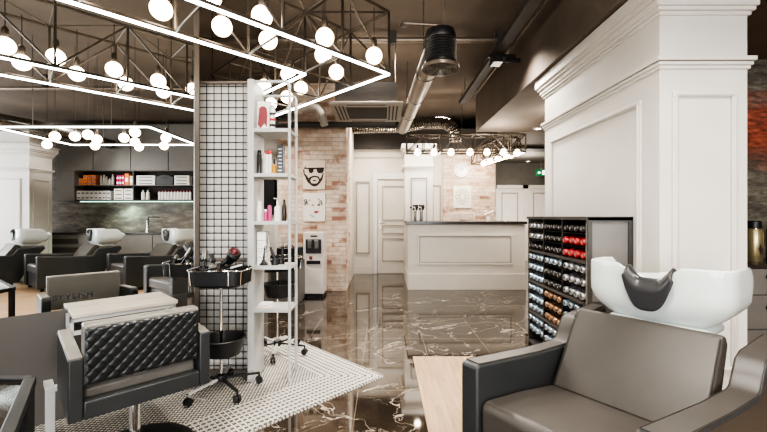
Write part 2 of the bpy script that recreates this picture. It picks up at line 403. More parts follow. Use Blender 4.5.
# hall doors far right
for i, (x0, x1) in enumerate(((3.30, 4.06), (4.22, 4.98))):
    b = B(); b.box(x0-0.09, x0, 11.16, 11.25, 0, 2.2); b.box(x1, x1+0.07, 11.16, 11.25, 0, 2.2); b.box(x0-0.09, x1+0.07, 11.16, 11.25, 2.1, 2.2)
    d = struct(b, 'door_%d' % (i+2), M['white'], ('nearer' if i == 0 else 'rightmost') + ' white panelled hall door')
    b = B(); b.box(x0, x1, 11.19, 11.25, 0.01, 2.1); 
    b.build('door_leaf', M['white'], d)
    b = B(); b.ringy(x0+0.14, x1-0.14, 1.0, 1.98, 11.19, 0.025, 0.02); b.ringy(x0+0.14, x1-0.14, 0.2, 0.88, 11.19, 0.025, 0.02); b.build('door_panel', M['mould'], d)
b = B(); b.box(2.54, 3.2, 11.16, 11.25, 0, 2.2); b.ringy(2.75, 3.1, 0.2, 2.0, 11.16, 0.03, 0.015)
struct(b, 'trim_4', M['white'])

# partition with orange weathered artwork, right
struct(B().box(1.9, 5.0, 3.70, 3.82, 0, 2.81), 'wall_partition', M['rust'], 'weathered concrete wall with rust orange band')

# panelled columns
def column(x0, x1, y0, y1, ztop, label, faces):
    b = B(); b.box(x0, x1, y0, y1, 0, ztop)
    def ring(z0, z1, p): b.box(x0-p, x1+p, y0-p, y1+p, z0, z1)
    ring(0, 0.16, 0.02)
    for z0, z1, p in ((2.245, 2.268, 0.012), (2.268, 2.29, 0.022), (2.294, 2.322, 0.034)): ring(z0, z1, p)
    for z0, z1, p in ((2.59, 2.615, 0.014), (2.615, 2.64, 0.03), (2.64, 2.68, 0.042), (2.68, 2.71, 0.062), (2.71, 2.80, 0.08)): ring(z0, z1, p)
    if ztop > 2.9: ring(2.80, 2.83, 0.10)
    for fc in faces:
        if fc == '-y':
            b.ringy(x0+0.075, x1-0.075, 0.3, 2.10, y0, 0.035, 0.016); b.ringy(x0+0.09, x1-0.09, 0.315, 2.085, y0, 0.012, 0.024)
        if fc == '-x':
            b.ringx(y0+0.17, y1-0.17, 0.3, 2.10, x0, 0.035, 0.016); b.ringx(y0+0.185, y1-0.185, 0.315, 2.085, x0, 0.012, 0.024)
        if fc == '+y':
            b.box(x0+0.075, x1-0.075, y1, y1+0.016, 2.065, 2.10); b.box(x0+0.075, x0+0.11, y1, y1+0.016, 0.3, 2.065); b.box(x1-0.11, x1-0.075, y1, y1+0.016, 0.3, 2.065)
    o = b.build('pillar', M['white'], bevel=0.004); tag(o, label, 'pillar', kind='structure'); return o
column(1.78, 2.345, 2.47, 4.23, 2.80, 'large white panelled pillar with stepped cornice behind the near wash basin', ('-y', '-x'))
column(3.6, 4.16, -4.9, -2.98, 3.1, 'white panelled pillar seen in the mirror beyond the farthest wash basin', ('+y', '-x'))

# ------------------------------------------------------------------ mirror station (plane y = x + 4.505)
MR = T('wall_mirror', 'large frameless wall mirror reflecting the wash area, dark post at its right edge', 'mirror', (-1.503, 3.002, 0), PI/4)
# local x along the wall (negative = towards the left/near), local -y = room side
B().box(-3.5, 0.02, 0.0, 0.008, 0.70, H).build('mirror_glass', M['mirror'], MR)
B().box(0.02, 0.055, -0.01, 0.05, 0.0, H).build('frame_post', M['gridf'], MR)
b = B().box(-3.5, 0.02, 0.009, 0.06, 0.66, H); b.build('backing_board', M['dark'], MR)
tag(struct(B().box(-3.5, -0.03, 0.0, 0.06, 0, 0.70), 'wall_low', M['lowwall'], 'low grey wall under the mirror', loc=(-1.503, 3.002, 0), rotz=PI/4), cat='wall')
# lettering on the glass
cu = bpy.data.curves.new('lettering', 'FONT'); cu.body = 'STYLISH'; cu.size = 0.048; cu.offset = 0.0009; cu.extrude = 0.0004; cu.space_character = 1.25
to = bpy.data.objects.new('lettering', cu); COL.objects.link(to); bpy.context.view_layer.update()
me = bpy.data.meshes.new_from_object(to.evaluated_get(bpy.context.evaluated_depsgraph_get())); bpy.data.objects.remove(to)
me.materials.clear(); me.materials.append(M['black'])
o = bpy.data.objects.new('lettering', me); COL.objects.link(o); o.parent = MR
o.rotation_euler = (PI/2, 0, 0); o.location = (-0.828, -0.0008, 0.762); o['label'] = 'small black letters STYLISH low on the glass'

LD = T('station_shelf', 'pale wood ledge on a white metal frame under the mirror', 'shelf', (-1.83, 2.675, -0.028), PI/4)
B().box(-0.29, 0.30, -0.215, -0.004, 0.705, 0.73).build('ledge_top', M['ledge'], LD, bevel=0.003)
b = B()
for x in (-0.30, 0.27): b.box(x, x+0.02, -0.205, -0.185, 0.60, 0.705); b.box(x, x+0.02, -0.03, -0.01, 0.60, 0.705)
b.box(-0.30, 0.29, -0.205, -0.185, 0.60, 0.625); b.box(-0.30, -0.28, -0.205, -0.01, 0.60, 0.625); b.box(0.27, 0.29, -0.205, -0.01, 0.60, 0.625); b.box(-0.30, 0.29, -0.205, -0.185, 0.68, 0.705)
b.build('shelf_frame', M['metalw'], LD)
B().box(-0.28, 0.27, -0.18, -0.02, 0.61, 0.622).build('lower_tray', M['cabd'], LD)

FR = T('footrest', 'white metal footrest post with a short crossbar by the low wall', 'footrest', (-1.80, 2.07, 0.007), PI/4)
B().box(-0.02, 0.02, -0.02, 0.02, 0.0, 0.345).build('post', M['metalw'], FR, bevel=0.002)
b = B(); b.box(-0.02, 0.02, -0.02, 0.13, 0.345, 0.37); b.box(0.02, 0.085, -0.02, 0.02, 0.345, 0.37)
b.build('crossbar', M['metalw'], FR, bevel=0.002)
B().box(-0.07, 0.07, -0.07, 0.07, 0.0, 0.012).build('foot_plate', M['metalw'], FR, bevel=0.002)

# black framed glass table, bottom left
TB = T('side_table', 'low table with smoked glass top in a black frame, bottom left corner', 'table', (-1.30, 1.41, 0.007))
P0 = Vector((0, 0)); A_ = Vector((-1, 0.02)); Bv = Vector((0.745, -1)).normalized()
pts = [P0, P0+A_*0.62, P0+A_*0.62+Bv*0.85, P0+Bv*0.85]
ctr = (pts[0]+pts[2])/2
b = B()
for i in range(4):
    p, q = pts[i], pts[(i+1) % 4]; b.bar((p.x, p.y, 0.685), (q.x, q.y, 0.685), 0.035, 0.03)
b.build('frame', M['black'], TB, bevel=0.003)
B().prism([tuple(ctr+(p-ctr)*0.965) for p in pts], 'z', 0.672, 0.688).build('glass_top', M['smoke'], TB)
for p in pts:
    q = ctr+(p-ctr)*0.97; B().box(q.x-0.015, q.x+0.015, q.y-0.015, q.y+0.015, 0, 0.672).build('leg', M['black'], TB)

# ------------------------------------------------------------------ rug
rg = B(); rg.prism([(-4.35, 0), (0, 0), (0, 1.49), (-1.09, 1.49), (-1.09, 0.985), (-4.35, 0.985)], 'z', 0, 0.007)
for i in range(150): rg.box(-0.024-i*0.027, -0.010-i*0.027, -0.008, 0, 0, 0.007)
for i in range(54): rg.box(0, 0.008, 0.010+i*0.027, 0.024+i*0.027, 0, 0.007)
o = rg.build('rug', M['mosaic'], loc=(0.0, 3.105, 0.0), rotz=PI/4); tag(o, 'black and white geometric patterned rug under the styling station', 'rug')

# ------------------------------------------------------------------ wire grid panel
G = T('wire_grid_panel', 'tall black wire grid hung in front of a white board beside the mirror', 'grid panel', (-1.56, 3.13, 0.007))
gw, z0, z1 = 0.475, 0.02, 2.39
b = B(); b.box(0, 0.018, -0.012, 0.012, z0, z1); b.box(gw-0.022, gw, -0.012, 0.012, z0, z1); b.box(0, gw, -0.012, 0.012, z1-0.018, z1); b.box(0, gw, -0.012, 0.012, z0, z0+0.018)
b.box(0, gw, -0.012, 0.012, 0.93, 0.95); b.build('frame', M['gridf'], G)
b = B()
n = 8
for i in range(1, n): x = gw*i/n; b.tube((x, -0.004, z0), (x, -0.004, z1), 0.0040, 5)
z = z0+0.05
while z < z1: b.tube((0, 0.002, z), (gw, 0.002, z), 0.0042, 5); z += 0.057
b.build('wire_grid', M['black'], G)
b = B(); b.box(0.0, gw-0.003, 0.045, 0.08, 0.0, z1-0.005); b.build('backing_board', M['white'], G)

# ------------------------------------------------------------------ white shelf unit
SX, SY = -1.06, 2.985
U = T('open_shelf_unit', 'tall narrow white metal shelf unit holding hair products', 'shelf unit', (SX, SY, 0.007))
W_ = 0.345; D_ = 0.255
B().box(0.0, 0.05, 0.0, D_, 0.0, 2.36).build('side_panel', M['metalw'], U, bevel=0.003)
levels = [1.977, 1.627, 1.253, 0.903, 0.568]
for z in levels:
    B().box(0.05, W_-0.03, 0.002, D_-0.002, z-0.028, z).build('shelf', M['metalw'], U, bevel=0.002)
b = B()
r = 0.012; x = W_-0.02
b.path([(x, 0.015, 0), (x, 0.015, 2.31), (x-0.01, 0.015, 2.335), (x-0.035, 0.015, 2.345), (0.05, 0.015, 2.345)], r, 8)
b.build('front_post', M['metalw'], U)
b = B(); b.path([(x, D_-0.015, 0), (x, D_-0.015, 2.27), (x-0.012, D_-0.015, 2.29), (x-0.035, D_-0.015, 2.30), (0.05, D_-0.015, 2.30)], r, 8)
b.build('rear_post', M['metalw'], U)
for z in levels: B().box(x-0.006, x+0.006, 0.015, D_-0.015, z-0.026, z-0.006).build('side_rail', M['metalw'], U)

def bottle(name, loc, h, r, m, capm, label, cat='bottle', neck=0.45, group=None, caph=0.2, n=14):
    o = T(name, label, cat, loc, 0, group)
    hb = h*(1-caph)
    B().lathe([(r*0.9, 0), (r, 0.006), (r, hb*0.86), (r*0.85, hb*0.94), (r*neck, hb)], n).build('body', m, o)
    B().lathe([(r*neck*1.1, hb), (r*neck*1.1, h-0.004), (r*neck*0.8, h)], n).build('cap', capm, o)
    return o
def can(name, loc, h, r, m, capm, label, cat='can', group=None):
    o = T(name, label, cat, loc, 0, group)
    B().lathe([(r*0.95, 0), (r, 0.005), (r, h*0.82), (r*0.9, h*0.84)], 14).build('body', m, o)
    B().lathe([(r*0.9, h*0.84), (r*0.9, h-0.01), (r*0.6, h)], 14).build('cap', capm, o)
    return o
def shelf_at(px, level, dy=0.07):   # spot on a shelf under the pixel column px
    Y = SY+dy; return ((px-383.5)*Y/383.5, Y, level)
L0, L1, L2, L3, L4 = levels
# top shelf
p = shelf_at(265, L0, 0.12)
bx = T('boxed_product', 'white box with a dark red portrait picture on the top shelf', 'box', (p[0], p[1], L0))
B().box(-0.05, 0.05, -0.05, 0.05, 0, 0.235).build('carton', M['bwhite'], bx, bevel=0.002)
b = B(); b.lathe([(0.0, 0), (0.032, 0.0), (0.032, 0.002), (0, 0.002)], 16, (0.0, -0.052, 0.165), 0, Matrix.Rotation(PI/2, 3, 'X'), False)
b.prism([(-0.03, 0.16), (-0.042, 0.05), (-0.02, 0.02), (0.01, 0.06), (0.03, 0.03), (0.036, 0.12), (0.03, 0.18)], 'y', -0.0535, -0.0505)
b.build('printed_picture', M['redink'], bx)
p = shelf_at(272.5, L0, 0.06)
bt = can('striped_can', p, 0.20, 0.021, M['bwhite'], M['capl'], 'slim white can with black and red stripes on the top shelf')
for k, z in enumerate((0.03, 0.075, 0.12)): B().lathe([(0.0215, z), (0.0215, z+0.02)], 14, cap=False).build('stripe', M['red'] if k % 2 else M['black'], bt)
p = shelf_at(267, L0, 0.18); can('spray_can', p, 0.16, 0.02, M['capl'], M['bwhite'], 'short pale can at the back of the top shelf')
# second shelf
can('spray_can', shelf_at(259.5, L1, 0.08), 0.20, 0.018, M['bblack'], M['black'], 'slim black can at the left end of the second shelf')
bottle('shampoo_bottle', shelf_at(264.5, L1, 0.13), 0.185, 0.021, M['bwhite'], M['bwhite'], 'plain white bottle between the black can and the red capped bottles')
for k, px in enumerate((266.8, 270.2)):
    can('red_capped_can', shelf_at(px, L1, 0.05), 0.19, 0.0125, M['bwhite'], M['red'], 'slim white can with red cap on the second shelf, %s of the pair' % ('left' if k == 0 else 'right'), group='red capped cans on the second shelf')
bottle('oil_bottle', shelf_at(274.3, L1, 0.05), 0.125, 0.020, M['amber'], M['black'], 'small amber oil bottle with black cap', neck=0.35, caph=0.35)
bx = T('black_carton', 'tall black carton with white lettering at the right end of the second shelf', 'box', shelf_at(281, L1, 0.07))
B().box(-0.025, 0.025, -0.025, 0.025, 0, 0.235).build('carton', M['bblack'], bx, bevel=0.002)
for k in range(7): B().box(-0.017+0.006*(k % 2), 0.012, -0.0262, -0.025, 0.03+k*0.028, 0.037+k*0.028).build('printed_line', M['capl'], bx)
# third shelf
bottle('shampoo_bottle', shelf_at(259.3, L2, 0.08), 0.165, 0.022, M['bwhite'], M['bwhite'], 'tall white bottle at the left end of the third shelf', neck=0.8)
can('pink_can', shelf_at(265.5, L2, 0.05), 0.10, 0.014, M['pink'], M['bwhite'], 'small pink bottle with white cap on the third shelf')
can('pink_can', shelf_at(269.6, L2, 0.09), 0.135, 0.017, M['pink'], M['pink'], 'taller dark pink bottle on the third shelf')
o = bottle('pump_bottle', shelf_at(277.5, L2, 0.07), 0.17, 0.026, M['bwhite'], M['bwhite'], 'white pump bottle on the third shelf', neck=0.3, caph=0.25)
B().path([(0, 0, 0.17), (0, 0, 0.185), (-0.03, 0, 0.187)], 0.004, 6).build('pump_nozzle', M['bwhite'], o)
bottle('shampoo_bottle', shelf_at(284.3, L2, 0.1), 0.18, 0.018, M['bblack'], M['black'], 'slim black bottle at the right end of the third shelf')
# fourth shelf
for k in range(4):
    o = T('towel_box', ['lowest', 'second lowest', 'second highest', 'topmost'][k]+' white box in the stack at the left of the fourth shelf', 'box', (SX+0.09, SY+0.12, L3+k*0.068), 0, 'white boxes stacked on the fourth shelf')
    B().box(-0.035, 0.035, -0.06, 0.06, 0, 0.066).build('carton', M['bwhite'], o, bevel=0.003); B().box(-0.0353, 0.0353, -0.0603, 0.0603, 0.045, 0.048).build('lid_line', M['capl'], o)
o = T('hair_clipper_stand', 'black clipper in a charging stand with looped cord', 'clipper', shelf_at(264, L3, 0.07))
B().lathe([(0.035, 0), (0.035, 0.015), (0.02, 0.03), (0.015, 0.05)], 16).build('stand_base', M['black'], o)
B().tube((0, 0, 0.04), (0.01, 0, 0.16), 0.014, 10, 0.011).build('clipper_body', M['black'], o)
B().path([(0.01, 0, 0.16), (0, 0, 0.19), (-0.03, 0, 0.19), (-0.035, 0.01, 0.1), (-0.03, 0.0, 0.006)], 0.003, 6).build('cord', M['black'], o)
for k, (px, tl) in enumerate(((275, -0.055), (281, 0.02))):
    o = T('curling_iron', ['black curling iron leaning left in its holder', 'black curling iron standing beside the leaning one'][k], 'curling iron', shelf_at(px, L3, 0.08+0.06*k))
    B().lathe([(0.03, 0), (0.032, 0.03), (0.022, 0.055)], 16).build('holder', M['black'], o)
    B().tube((0.01, 0, 0.03), (tl*0.7, 0, 0.15), 0.013, 10, 0.010).build('grip', M['black'], o)
    B().tube((tl*0.7, 0, 0.15), (tl, 0, 0.225), 0.008, 10).build('barrel', M['steel'], o)
# fifth shelf: folded towel
o = T('folded_towel', 'folded pale towel on the lowest shelf', 'towel', shelf_at(266, L4, 0.1))
B().box(-0.05, 0.05, -0.06, 0.06, 0, 0.018).build('towel_cloth', M['paper'], o, bevel=0.008); B().box(-0.045, 0.045, -0.055, 0.055, 0.018, 0.034).build('top_fold', M['bwhite'], o, bevel=0.006)

# ------------------------------------------------------------------ trolleys
def trolley(label, loc, rz, bowl_z):
    o = T('salon_trolley', label, 'trolley', loc, rz)
    B().tube((0, 0, 0.10), (0, 0, 0.80), 0.011, 12).build('pole', M['chrome'], o)
    B().lathe([(0.035, 0.075), (0.04, 0.09), (0.035, 0.12), (0.015, 0.13)], 16).build('hub', M['black'], o)
    for k in range(5):
        a = 2*PI*k/5+0.47
        d = Vector((math.cos(a), math.sin(a), 0)); e = d*0.27
        l = B().bar((d*0.03)+Vector((0, 0, 0.095)), e+Vector((0, 0, 0.085)), 0.02, 0.012).build('leg', M['metalw'] if k % 2 else M['black'], o)
        b = B(); t = Vector((-d.y, d.x, 0))
        for sg in (-1, 1):
            c = e+t*0.012*sg; b.tube(c+Vector((0, 0, 0.033))-t*0.008, c+Vector((0, 0, 0.033))+t*0.008, 0.026, 14)
        b.tube(e+Vector((0, 0, 0.04)), e+Vector((0, 0, 0.09)), 0.007, 8)
        b.build('caster', M['black'], l)
    # upper tray: wide, rounded, open
    poly = []; r_ = 0.09; wx, wy = 0.205, 0.15
    for cx, cy, a0 in ((wx-r_, wy-r_, 0), (-wx+r_, wy-r_, PI/2), (-wx+r_, -wy+r_, PI), (wx-r_, -wy+r_, 1.5*PI)):
        for j in range(6): a = a0+PI/2*j/5; poly.append((cx+r_*math.cos(a), cy+r_*math.sin(a)))
    def ring(sc, z): return [(x*sc, y*sc, z) for x, y in poly]
    n = len(poly); V = ring(0.75, 0.78)+ring(0.95, 0.80)+ring(1.0, 0.90)+ring(0.97, 0.90)+ring(0.92, 0.815)
    F = [(i*n+j, i*n+(j+1) % n, (i+1)*n+(j+1) % n, (i+1)*n+j) for i in range(4) for j in range(n)]+[tuple(range(n)), tuple(range(4*n, 5*n))]
    b = B(); b.add(V, F); b.build('upper_tray', M['black'], o)
    b = B(); b.path(ring(1.015, 0.905)+[ring(1.015, 0.905)[0]], 0.006, 6, caps=False)
    for j in range(0, n, 3): b.tube(ring(1.012, 0.905)[j], ring(0.97, 0.80)[j], 0.004, 6)
    b.build('tray_rail', M['chrome'], o)
    b = B(); b.lathe([(0.06, bowl_z-0.14), (0.12, bowl_z-0.12), (0.155, bowl_z), (0.148, bowl_z), (0.112, bowl_z-0.11), (0.0, bowl_z-0.112)], 24, (0.02, -0.01, 0), cap=True)
    b.build('lower_bowl', M['black'], o)
    B().lathe([(0.157, bowl_z-0.004), (0.161, bowl_z), (0.157, bowl_z+0.006), (0.153, bowl_z)], 24, (0.02, -0.01, 0), cap=False).build('bowl_rim', M['black'], o)
    return o
trolley('black salon trolley in front of the wire grid, tools heaped in its tray', (-1.20, 2.835, 0.007), 0.0, 0.40)
trolley('black salon trolley standing behind the white shelf unit', (-1.0, 3.62, 0.007), 0.6, 0.66)
# tools in the front trolley tray
TX, TY, TZ = -1.20, 2.835, 0.007+0.865
o = T('hair_dryer', 'black hair dryer with dark red rear cap lying on the trolley tray', 'hair dryer', (TX+0.09, TY-0.03, TZ))
B().lathe([(0.028, -0.07), (0.036, -0.03), (0.045, 0.03), (0.046, 0.07), (0.03, 0.085)], 18, (0.0, 0, 0.125), R=Matrix.Rotation(0.9, 3, 'X') @ Matrix.Rotation(0.6, 3, 'Y')).build('barrel', M['black'], o)
B().sphere((0.035, -0.045, 0.165), 0.036, 14, 8).build('rear_cap', mat('dark_red_metal', (92, 40, 46), 0.3, 0.3), o)
B().path([(-0.01, 0.0, 0.12), (-0.07, -0.01, 0.075), (-0.16, -0.02, 0.045)], 0.016, 10).build('grip', M['black'], o)
for k, (x, y, l, a, tilt) in enumerate(((-0.13, 0.0, 0.17, 1.9, 0.9), (-0.06, 0.05, 0.15, 2.3, 0.7), (0.02, -0.08, 0.16, 0.3, 0.25), (-0.1, -0.09, 0.15, -0.3, 0.3))):
    d = Vector((math.cos(a)*math.cos(tilt), math.sin(a)*math.cos(tilt), math.sin(tilt)))
    o = T('hair_brush', ['round hair brush standing up at the left of the tray', 'round hair brush leaning behind the dryer grip', 'hair brush lying at the front of the tray', 'hair brush lying at the left front of the tray'][k], 'hair brush', (TX+x, TY+y, TZ+0.03), 0, 'brushes in the front trolley')
    B().tube((0, 0, 0), d*l*0.55, 0.009, 8, 0.007).build('handle', M['black'], o)
    b = B().tube(d*l*0.5, d*l, 0.018, 12)
    u = d.orthogonal().normalized(); w = d.cross(u)
    for q in range(8):
        for t in range(4):
            c = d*(l*(0.55+0.12*t)); e = u*math.cos(q*PI/4)+w*math.sin(q*PI/4); b.tube(c, c+e*0.027, 0.0012, 4)
    b.build('bristle_head', M['steel'] if k != 1 else M['gel'], o)
for k in range(7):
    x = -0.15+0.045*k; y = random.uniform(-0.06, 0.08); a = random.uniform(-0.5, 0.5)
    o = T('hair_clip', 'small grey sectioning clip lying in the heap on the front trolley tray', 'hair clip', (TX+x, TY+y, TZ+0.012), a, 'clips heaped on the front trolley tray')
    B().prism([(-0.05, 0), (0.04, -0.004), (0.05, 0.008), (0.0, 0.03), (-0.03, 0.022)], 'y', -0.008, 0.008).build('clip_jaw', M['steel'] if k % 2 else M['black'], o); B().tube((0.0, -0.011, 0.024), (0.0, 0.011, 0.024), 0.007, 8).build('clip_spring', M['chrome'], o)

# ------------------------------------------------------------------ styling chair (back towards the camera)
C = T('styling_chair', 'low styling chair with black diamond quilted back and grey arms, facing the mirror', 'chair', (-1.18, 1.91, 0.007), PI/4)
# quilted rear skin
nx, nz = 190, 110; V = []; F = []
x0, x1, zb, zt = -0.246, 0.246, 0.524, 0.782
for j in range(nz+1):
    for i in range(nx+1):
        x = x0+(x1-x0)*i/nx; z = zb+(zt-zb)*j/nz
        p = 0.054
        a = abs(math.sin(PI*(x+z)/p))*abs(math.sin(PI*(x-z)/p))
        e = min(1, min(x-x0, x1-x, z-zb, zt-z)/0.012)
        V.append((x, -0.003-0.008*(a**0.25)*e, z))
for j in range(nz):
    for i in range(nx): q = j*(nx+1)+i; F.append((q, q+1, q+nx+2, q+nx+1))
B().add(V, F).build('quilted_panel', M['quilt'], C, ang=180)
B().box(-0.25, 0.25, 0.0, 0.075, 0.522, 0.80).build('backrest', M['leathg'], C, bevel=0.012, seg=3)
b = B()
for i in range(62): x = -0.24+i*0.0078; b.box(x, x+0.0045, -0.002, 0.0, 0.7885, 0.7905)
b.build('stitching', M['stitch'], C)
for sg in (-1, 1):
    xa, xb = sorted((sg*0.25, sg*0.305))
    poly = [(-0.01, 0.37), (-0.01, 0.655), (0.44, 0.69), (0.46, 0.67), (0.46, 0.40), (0.44, 0.37)]
    arm = B().prism(poly, 'x', xa, xb).build('armrest', M['leathd'], C, bevel=0.008, seg=3)
    B().prism([(-0.006, 0.654), (0.437, 0.689), (0.437, 0.695), (-0.006, 0.66)], 'x', xa+0.003, xb-0.003).build('lit_arm_top', M['leathg'], arm, bevel=0.002)  # light from the bulbs painted as a paler slip along the arm
    b = B()
    for i in range(44): y = i*0.01; b.box(xa+0.004, xa+0.007, y, y+0.005, 0.6602+y*0.0776, 0.6622+y*0.0776)
    b.build('stitching', M['stitch'], arm)
B().box(-0.25, 0.25, -0.01, 0.05, 0.37, 0.452).build('rear_frame', M['leathd'], C, bevel=0.008, seg=3)
B().box(-0.248, 0.248, 0.051, 0.50, 0.40, 0.50).build('seat', M['leathg'], C, bevel=0.02, seg=3)
B().lathe([(0.028, 0.03), (0.028, 0.30), (0.036, 0.30), (0.036, 0.37), (0.09, 0.372), (0.09, 0.395)], 20, (0, 0.24, 0)).build('column', M['chrome'], C)
B().lathe([(0.30, 0.0), (0.30, 0.012), (0.26, 0.024), (0.06, 0.032), (0.05, 0.05), (0.04, 0.05)], 36, (0, 0.24, 0)).build('base_plate', M['black'], C)
B().path([(-0.09, 0.48, 0.385), (-0.1, 0.60, 0.25), (-0.1, 0.68, 0.14), (-0.08, 0.72, 0.13), (0.08, 0.72, 0.13), (0.1, 0.68, 0.14), (0.1, 0.60, 0.25), (0.09, 0.48, 0.385)], 0.010, 8).build('footrest_bar', M['chrome'], C)
B().path([(0.03, 0.24, 0.335), (0.16, 0.20, 0.32), (0.27, 0.16, 0.24), (0.33, 0.14, 0.22)], 0.006, 8).build('pump_lever', M['chrome'], C)

# ------------------------------------------------------------------ wash chairs with basins
def wash_chair(label, loc):
    o = T('wash_chair', label, 'wash chair', loc, math.radians(-54.2))
    # local x across (far arm at 0), local y backwards
    poly = [(0, 0.05), (0, 0.60), (0.03, 0.607), (0.50, 0.568), (0.76, 0.558), (0.80, 0.57), (0.835, 0.62), (0.87, 0.672), (0.92, 0.692), (1.24, 0.712), (1.26, 0.66), (1.08, 0.46), (0.88, 0.05)]
    for xa, xb, nm in ((0.0, 0.098, 'left'), (0.735, 0.845, 'right')):
        sk = (lambda q: q) if xa == 0 else (lambda q: (q.__setattr__('v', [(x_+max(0, y_)*0.07, y_, z_) for x_, y_, z_ in q.v]) or q))
        a = sk(B().prism(poly, 'x', xa, xb)).build('armrest', M['leathd'], o, bevel=0.012, seg=3)
        tp = poly[2:10]; cap = tp + [(y, z+0.004) for y, z in reversed(tp)]
        sk(B().prism(cap, 'x', xa+0.006, xb-0.006)).build('arm_top', M['leath'], a)
        for q in (xa+0.009, xb-0.009):
            sk(B().path([(q, y, z+0.0045) for y, z in tp], 0.0018, 5)).build('piping', M['seam'], a)
    # seat
    seat = [(0.02, 0.30), (0.02, 0.42), (0.05, 0.445), (0.30, 0.42), (0.62, 0.375), (0.66, 0.30)]
    B().prism(seat, 'x', 0.10, 0.745).build('seat', M['leath'], o, bevel=0.018, seg=3)
    B().box(0.10, 0.735, 0.04, 0.80, 0.05, 0.30).build('base', M['leathd'], o, bevel=0.008)
    bp = [(0.585, 0.375), (0.84, 0.748), (0.865, 0.762), (0.90, 0.75), (0.93, 0.71), (0.76, 0.36)]
    bk = B().prism(bp, 'x', 0.115, 0.768).build('backrest', M['leath'], o, bevel=0.014, seg=3)
    for q in (0.121, 0.762): B().path([(q, 0.585+0.255*t/8-0.002, 0.375+0.373*t/8+0.001) for t in range(9)], 0.002, 5).build('piping', M['seam'], bk)
    for x in (0.02, 0.76):
        for y in (0.05, 0.75): B().box(x, x+0.05, y, y+0.05, 0, 0.05).build('foot', M['black'], o)
    # basin
    cx, cy = 0.460, 1.13
    na = 96; rings = []
    def rimz(x, y):   # rim height: front shield high with a notch, back lower with a rounded hump
        f = max(0.0, min(1.0, (0.235-y)/0.16)); f = f*f*(3-2*f)
        front = 1.042-0.100*math.exp(-(abs(x-0.004)/0.100)**4)
        back = 0.93+0.035*math.exp(-(x/0.13)**2)
        return front*f+back*(1-f)
    def wallsc(t):    # outer wall scale, t 0 bottom .. 1 rim
        return 0.60+0.40*min(1, math.sin(min(1, t/0.5)*PI/2)**0.8)
    def pt(a, sc, t, dz=0.0, base=0.735, outer=False):
        ca, sa = math.cos(a), math.sin(a); e = 2/5.0
        x = 0.330*sc*math.copysign(abs(ca)**e, ca); y = 0.285*(sc*0.75+0.25)*math.copysign(abs(sa)**e, sa)
        if y < 0: y *= 0.86
        elif outer: y *= 0.38+0.62*min(1, t*1.05)**0.55
        z = base+(rimz(x, y)-base)*t+dz
        return (cx+x, cy+y, z)
    for t in (0, 0.03, 0.10, 0.2, 0.32, 0.45, 0.58, 0.72, 0.86, 0.96): rings.append([pt(2*PI*j/na, wallsc(t), t, outer=True) for j in range(na)])
    for sc, t, dz in ((0.995, 1.0, -0.004), (0.98, 1.0, 0.0), (0.95, 1.0, -0.001), (0.925, 0.95, 0), (0.88, 0.7, 0), (0.80, 0.42, 0), (0.62, 0.22, 0), (0.3, 0.16, 0), (0.1, 0.15, 0)):
        rings.append([pt(2*PI*j/na, sc, t, dz) for j in range(na)])
    V = [p for r in rings for p in r]; m = len(rings)
    F = [(i*na+j, i*na+(j+1) % na, (i+1)*na+(j+1) % na, (i+1)*na+j) for i in range(m-1) for j in range(na)]
    F += [tuple(range(na))[::-1], tuple(range((m-1)*na, m*na))]
    bs = B().add(V, F).build('basin', M['porc'], o, ang=70)
    b = B(); b.box(cx-0.21, cx+0.24, cy-0.215, cy+0.06, 0.705, 0.75); b.build('basin_base', M['porc'], bs, bevel=0.02, seg=3)
    B().lathe([(0.022, 0.79), (0.022, 0.80), (0.0, 0.80)], 16, (cx, cy, 0)).build('drain', M['chrome'], bs)
    # neck cushion: saddle roll over the notch with a rounded apron hanging in front
    V = []; F = []; nu, nv = 28, 16; yf = cy-0.285*0.86
    for j in range(nv+1):
        v = j/nv
        for i in range(nu+1):
            u = -1+2*i/nu; x = u*0.108+0.004
            zr = rimz(x, -0.285)
            if v < 0.5:
                w = v/0.5; y = yf+0.05-0.075*w; z = zr+0.022*math.sin(w*PI)*(1-0.35*u*u)+0.004-0.03*w*w
            else:
                w = (v-0.5)/0.5; dep = 0.105*math.sqrt(max(0, 1-(abs(u)**2.4)*0.97))
                y = yf-0.022+0.006*w; z = zr-0.026-dep*w
            V.append((cx+x, y, z))
    for j in range(nv):
        for i in range(nu): q = j*(nu+1)+i; F.append((q, q+1, q+nu+2, q+nu+1))
    nc = B().add(V, F).build('neck_rest', M['gel'], bs, ang=80)
    md = nc.modifiers.new('s', 'SOLIDIFY'); md.thickness = 0.012; md.offset = 1
    b = B(); b.lathe([(0.02, 0.95), (0.018, 0.98), (0.01, 0.99)], 14, (cx+0.20, cy+0.24, 0)); b.path([(cx+0.2, cy+0.24, 0.98), (cx+0.19, cy+0.18, 0.995), (cx+0.17, cy+0.12, 0.985)], 0.008, 8)
    b.build('mixer_tap', M['chrome'], bs)
    B().prism([(0.98, 0.0), (0.98, 0.5), (0.93, 0.72), (1.27, 0.72), (1.2, 0.45), (1.2, 0.0)], 'x', 0.31, 0.60).build('pedestal', M['bwhite'], o, bevel=0.01)
    return o
WC = wash_chair('near grey leather wash chair with white basin, right foreground', (0.369, 1.826, 0.006))
dup(WC, (2.0, 0.13, 0.006), math.radians(-54.2), 'grey wash chair with white basin in the mirror, rightmost of the three reflected')
dup(WC, (1.95, -1.33, 0.006), math.radians(-54.2), 'grey wash chair with white basin in the mirror, between the other two reflected ones')
dup(WC, (1.95, -2.82, 0.006), math.radians(-54.2), 'grey wash chair with white basin in the mirror, leftmost, before the reflected pillar')

